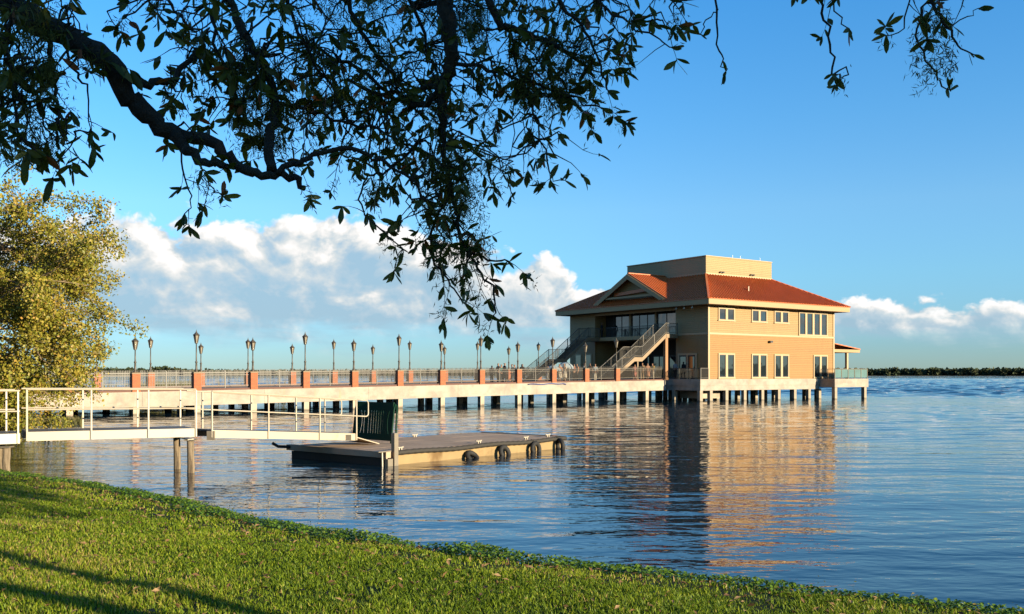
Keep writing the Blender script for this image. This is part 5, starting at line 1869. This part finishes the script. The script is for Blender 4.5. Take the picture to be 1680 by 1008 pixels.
# oak behind the viewer on the sun side: its forked trunk throws the shadow bands over the lawn, its crown shades the boughs
def shade_oak():
    c = Vector((10.9, -1.4, 0)); c.z = ground_z(c.x, c.y) - .1
    root = thing('lawn_oak', c, 0, 'broad oak on the lawn right of the view, its forked trunk shadow crossing the grass', 'tree')
    pd = Vector((.563, .826, 0))
    for sgn, r in ((-1, .17), (1, .13)):
        MB().tube([pd * sgn * .12, pd * sgn * .24 + Vector((0, 0, 1.0)), pd * sgn * .34 + Vector((0, 0, 3.0)), pd * sgn * .9 + Vector((0, 0, 5.0)), pd * sgn * 2.0 + Vector((0, 0, 7.2))], [r * 1.15, r, r * .95, r * .8, r * .5], 10).build('trunk', MT['bark'], root, True)
    g = np.random.default_rng(5)
    n = 560
    u = g.normal(size=(n, 3)); u /= np.linalg.norm(u, axis=1)[:, None]; u *= g.random((n, 1)) ** (1 / 3)
    sd = np.array([.826, -.563, 0]); pdn = np.array([.563, .826, 0])
    C = u[:, :1] * sd * 3.2 + u[:, 1:2] * pdn * 6.5 + np.array([0, 0, 1]) * (u[:, 2:] * 1.3) + np.array([0, 0, 6.55]) - np.array([0, 0, c.z])
    leaf_cloud('crown', LEAF_GREEN, C, .2, 22, .55, root, 9)
shade_oak()

# ------------------------------------------------------------------ people on the pier
def skin_mesh(name, joints, edges, mat, sub=1, root=0):
    me = bpy.data.meshes.new(name + '_cage')
    me.from_pydata([j[0] for j in joints], edges, [])
    o = bpy.data.objects.new(name + '_cage', me)
    COL.objects.link(o)
    md = o.modifiers.new('skin', 'SKIN')
    for k, j in enumerate(joints):
        sv = me.skin_vertices[0].data[k]
        sv.radius = j[1] if isinstance(j[1], tuple) else (j[1], j[1])
        sv.use_root = (k == root)
    ss = o.modifiers.new('sub', 'SUBSURF'); ss.levels = sub; ss.render_levels = sub
    dg = bpy.context.evaluated_depsgraph_get()
    nm = bpy.data.meshes.new_from_object(o.evaluated_get(dg))
    bpy.data.objects.remove(o); bpy.data.meshes.remove(me)
    nm.name = name
    nm.materials.clear(); nm.materials.append(mat)
    nm.polygons.foreach_set('use_smooth', [True] * len(nm.polygons))
    return nm

SKINM = M('skin_tone', (.42, .24, .16), .6, .1, 8)
CL = {}
def cloth(c):
    if c not in CL:
        CL[c] = M('cloth_%02d' % len(CL), c, .85, .2, 6)
    return CL[c]
HAIR = [M('dark_hair', (.03, .02, .015), .6, .2, 9), M('brown_hair', (.12, .06, .03), .6, .2, 9), M('grey_hair', (.40, .36, .30), .6, .2, 9)]

def person(loc, face, top, bottom, label, hair=0, h=1.74, dress=False, arm='down', seed=0, bare_arms=False):
    rng = random.Random(seed * 7 + 3)
    root = thing('person', loc, face, label, 'person', 'people standing on the pier')
    k = h / 1.74
    s = lambda *p: tuple(c * k for c in p)
    st = rng.uniform(.06, .11); fw = rng.uniform(-.06, .10)
    # arms
    def armj(sg):
        if arm == 'fold': return s(sg * .22, -.10, 1.14), s(-sg * .02, -.23, 1.16), s(-sg * .08, -.24, 1.17)
        if arm == 'up' and sg > 0: return s(sg * .28, -.12, 1.22), s(sg * .14, -.28, 1.42), s(sg * .12, -.30, 1.50)
        return s(sg * .25, .02, 1.13), s(sg * .25, -.07, .88), s(sg * .245, -.10, .79)
    J = [(s(0, 0, .95), (.15 * k, .10 * k)), (s(0, 0, 1.18), (.13 * k, .10 * k)), (s(0, .01, 1.40), (.15 * k, .10 * k)), (s(0, .0, 1.50), .055 * k), (s(0, -.015, 1.56), .07 * k), (s(0, -.02, 1.65), .088 * k), (s(0, -.01, 1.72), .06 * k)]
    E = [(0, 1), (1, 2), (2, 3), (3, 4), (4, 5), (5, 6)]
    for sg in (-1, 1):
        b = len(J); e, w, hnd = armj(sg)
        J += [(s(sg * .18, .01, 1.40), .062 * k), (e, .042 * k), (w, .03 * k), (hnd, .032 * k)]
        E += [(2, b), (b, b + 1), (b + 1, b + 2), (b + 2, b + 3)]
        b = len(J)
        J += [(s(sg * st, 0, .88), .09 * k), (s(sg * st * 1.1, -.02 + sg * fw * .5, .48), .06 * k), (s(sg * st * 1.15, .02 + sg * fw, .08), .042 * k), (s(sg * st * 1.25, -.14 + sg * fw, .035), .035 * k)]
        E += [(0, b), (b, b + 1), (b + 1, b + 2), (b + 2, b + 3)]
    link('body', skin_mesh('body', J, E, SKINM), root)
    # top garment
    TJ = [(s(0, 0, .92), (.175 * k, .125 * k)), (s(0, 0, 1.18), (.155 * k, .12 * k)), (s(0, .01, 1.40), (.17 * k, .115 * k)), (s(0, .0, 1.48), .075 * k)]
    TE = [(0, 1), (1, 2), (2, 3)]
    for sg in (-1, 1):
        b = len(TJ); e, w, hnd = armj(sg)
        TJ += [(s(sg * .185, .01, 1.405), .075 * k), (e, .055 * k)]
        TE += [(2, b), (b, b + 1)]
        if not bare_arms:
            TJ += [(w, .042 * k)]; TE += [(b + 1, b + 2)]
    link('top', skin_mesh('top', TJ, TE, cloth(top)), root)
    if dress:
        link('skirt', MB().lathe([(.19 * k, .98 * k), (.215 * k, .85 * k), (.25 * k, .60 * k), (.27 * k, .42 * k)], 12).mesh('skirt', cloth(bottom), True), root)
    else:
        BJ = [(s(0, 0, .98), (.165 * k, .12 * k))]; BE = []
        for sg in (-1, 1):
            b = len(BJ)
            BJ += [(s(sg * st, 0, .86), .105 * k), (s(sg * st * 1.1, -.02 + sg * fw * .5, .48), .075 * k), (s(sg * st * 1.15, .02 + sg * fw, .10), .06 * k)]
            BE += [(0, b), (b, b + 1), (b + 1, b + 2)]
        link('trousers', skin_mesh('trousers', BJ, BE, cloth(bottom)), root)
    HJ = [(s(0, .03, 1.70), .098 * k), (s(0, .055, 1.62), .085 * k)]
    HE = [(0, 1)]
    if dress: HJ.append((s(0, .075, 1.45), .07 * k)); HE.append((1, 2))
    link('hair', skin_mesh('hair', HJ, HE, HAIR[hair]), root)
    return root

DK = (.015, .015, .018); NV = (.02, .03, .06); WH = (.72, .70, .66); TN = (.42, .30, .18); TEAL = (.03, .20, .20); PE = (.60, .30, .20); YE = (.70, .48, .06); PK = (.62, .25, .22); LB = (.36, .48, .62); BR = (.12, .06, .03); RD = (.40, .10, .06)
PEOPLE = [
    (807, 3.0, .4, DK, DK, 'person in black facing left, first of the group on the open pier', 0, 1.62, False, 'down', False),
    (817.5, 3.6, -.6, DK, NV, 'person in a black jacket in the middle of the standing group, beside the teal top', 2, 1.82, False, 'fold', False),
    (822.5, 5.0, .8, TEAL, DK, 'person in a teal top half hidden in the standing group', 1, 1.72, False, 'down', False),
    (828, 3.2, 2.4, DK, DK, 'tall person in dark suit turned away, in the standing group', 1, 1.84, False, 'down', False),
    (840, 4.0, -1.2, DK, NV, 'broad person in black between the group and the brick pillar', 0, 1.74, False, 'fold', False),
    (844, 5.4, 1.4, NV, DK, 'person in navy behind the broad person in black', 1, 1.70, False, 'down', False),
    (857, 3.2, 2.9, DK, DK, 'person in black with long dark hair right of the brick pillar', 0, 1.74, True, 'down', False),
    (899, 2.2, .2, WH, WH, 'person in white low against the fence, left of the blue umbrella', 1, 1.50, True, 'down', True),
    (918, 1.6, .3, PE, WH, 'person in a peach top standing beside the white dress', 0, 1.72, True, 'down', True),
    (926, 1.5, -.3, WH, WH, 'person in a short white dress with dark hair under the blue umbrella', 0, 1.76, True, 'up', True),
    (933.5, 4.0, 2.0, DK, DK, 'person in dark clothes just right of the white dress', 0, 1.70, False, 'down', False),
    (942, 5.0, .6, RD, DK, 'person in a dull red top in front of the shaded wall', 1, 1.70, False, 'fold', False),
    (947, 4.4, -.8, PE, DK, 'person in a peach top right of the dull red top', 0, 1.72, False, 'down', False),
    (958.5, 6.0, 1.9, WH, DK, 'person in a white shirt before the small ground-floor window', 1, 1.78, False, 'down', False),
    (968, 5.0, -.5, BR, DK, 'person in brown beside the lamp pole', 1, 1.78, False, 'fold', False),
    (976.5, 1.6, .5, LB, WH, 'person in pale top and white trousers at the foot of the near stairs', 1, 1.70, False, 'down', True),
    (1041.5, 1.4, .4, PK, PK, 'slim person in pink beneath the stairs', 0, 1.62, True, 'down', True),
    (1054, 1.1, -.2, TN, TN, 'person in a tan suit beneath the stairs', 0, 1.78, False, 'up', False),
    (1062.5, 1.2, .5, PE, PE, 'person in a long peach dress between tan suit and yellow top', 1, 1.72, True, 'down', True),
    (1070.5, 1.1, -.4, YE, WH, 'person in a yellow top and white trousers beneath the stairs', 1, 1.72, False, 'fold', False),
]
for i, (px, y, face, top, bot, lab, hair, h, dr, arm, ba) in enumerate(PEOPLE):
    x = pier_x(px, y)
    w = pl(x, y)
    person((w.x, w.y, pier_z(x) - .008), PA + math.radians(-60) + face, top, bot, lab, hair, h, dr, arm, i, ba)
w = bl(-.65, 3.85)
p_ = person((w.x, w.y, FZ + .004), 2.2, LB, DK, 'person in a pale blue shirt beside the double door', 0, 1.78, False, 'down', 40); 
w = bl(.6, 16.6)
p_ = person((w.x, w.y, Z2 + .004), 1.2, NV, DK, 'dark-clothed person at the far end of the upper balcony', 0, 1.76, False, 'down', 41)

# pale blue umbrella held over the two women, another seen low behind the fence
def umbrella(px, py, y, label, tilt):
    x = pier_x(px, y); w = pl(x, y)
    zt = EYE + (HOR - py) / F * w.y
    root = thing('umbrella', (w.x, w.y, zt), 0, label, 'umbrella')
    root.rotation_euler = (tilt, tilt * .4, .4)
    n = 8
    c = MB()
    R, H = .72, .34
    prof = [(0.02, H), (.3, H * .86), (.55, H * .5), (R, .0)]
    for k in range(n):
        a0, a1 = 2 * math.pi * k / n, 2 * math.pi * (k + 1) / n
        for (r0, z0), (r1, z1) in zip(prof[:-1], prof[1:]):
            c.poly([(r0 * math.cos(a0), r0 * math.sin(a0), z0), (r1 * math.cos(a0), r1 * math.sin(a0), z1), (r1 * math.cos(a1), r1 * math.sin(a1), z1), (r0 * math.cos(a1), r0 * math.sin(a1), z0)])
    c.build('canopy', cloth((.42, .55, .70)), root)
    MB().tube([(0, 0, H + .06), (0, 0, -.62)], .012, 6).build('shaft', MT['galv'], root)
umbrella(930, 601, 2.3, 'pale blue umbrella above the person in the white dress', .35)
umbrella(909, 606, 2.0, 'pale blue umbrella showing beside a brick pillar, left of the white dress', .2)
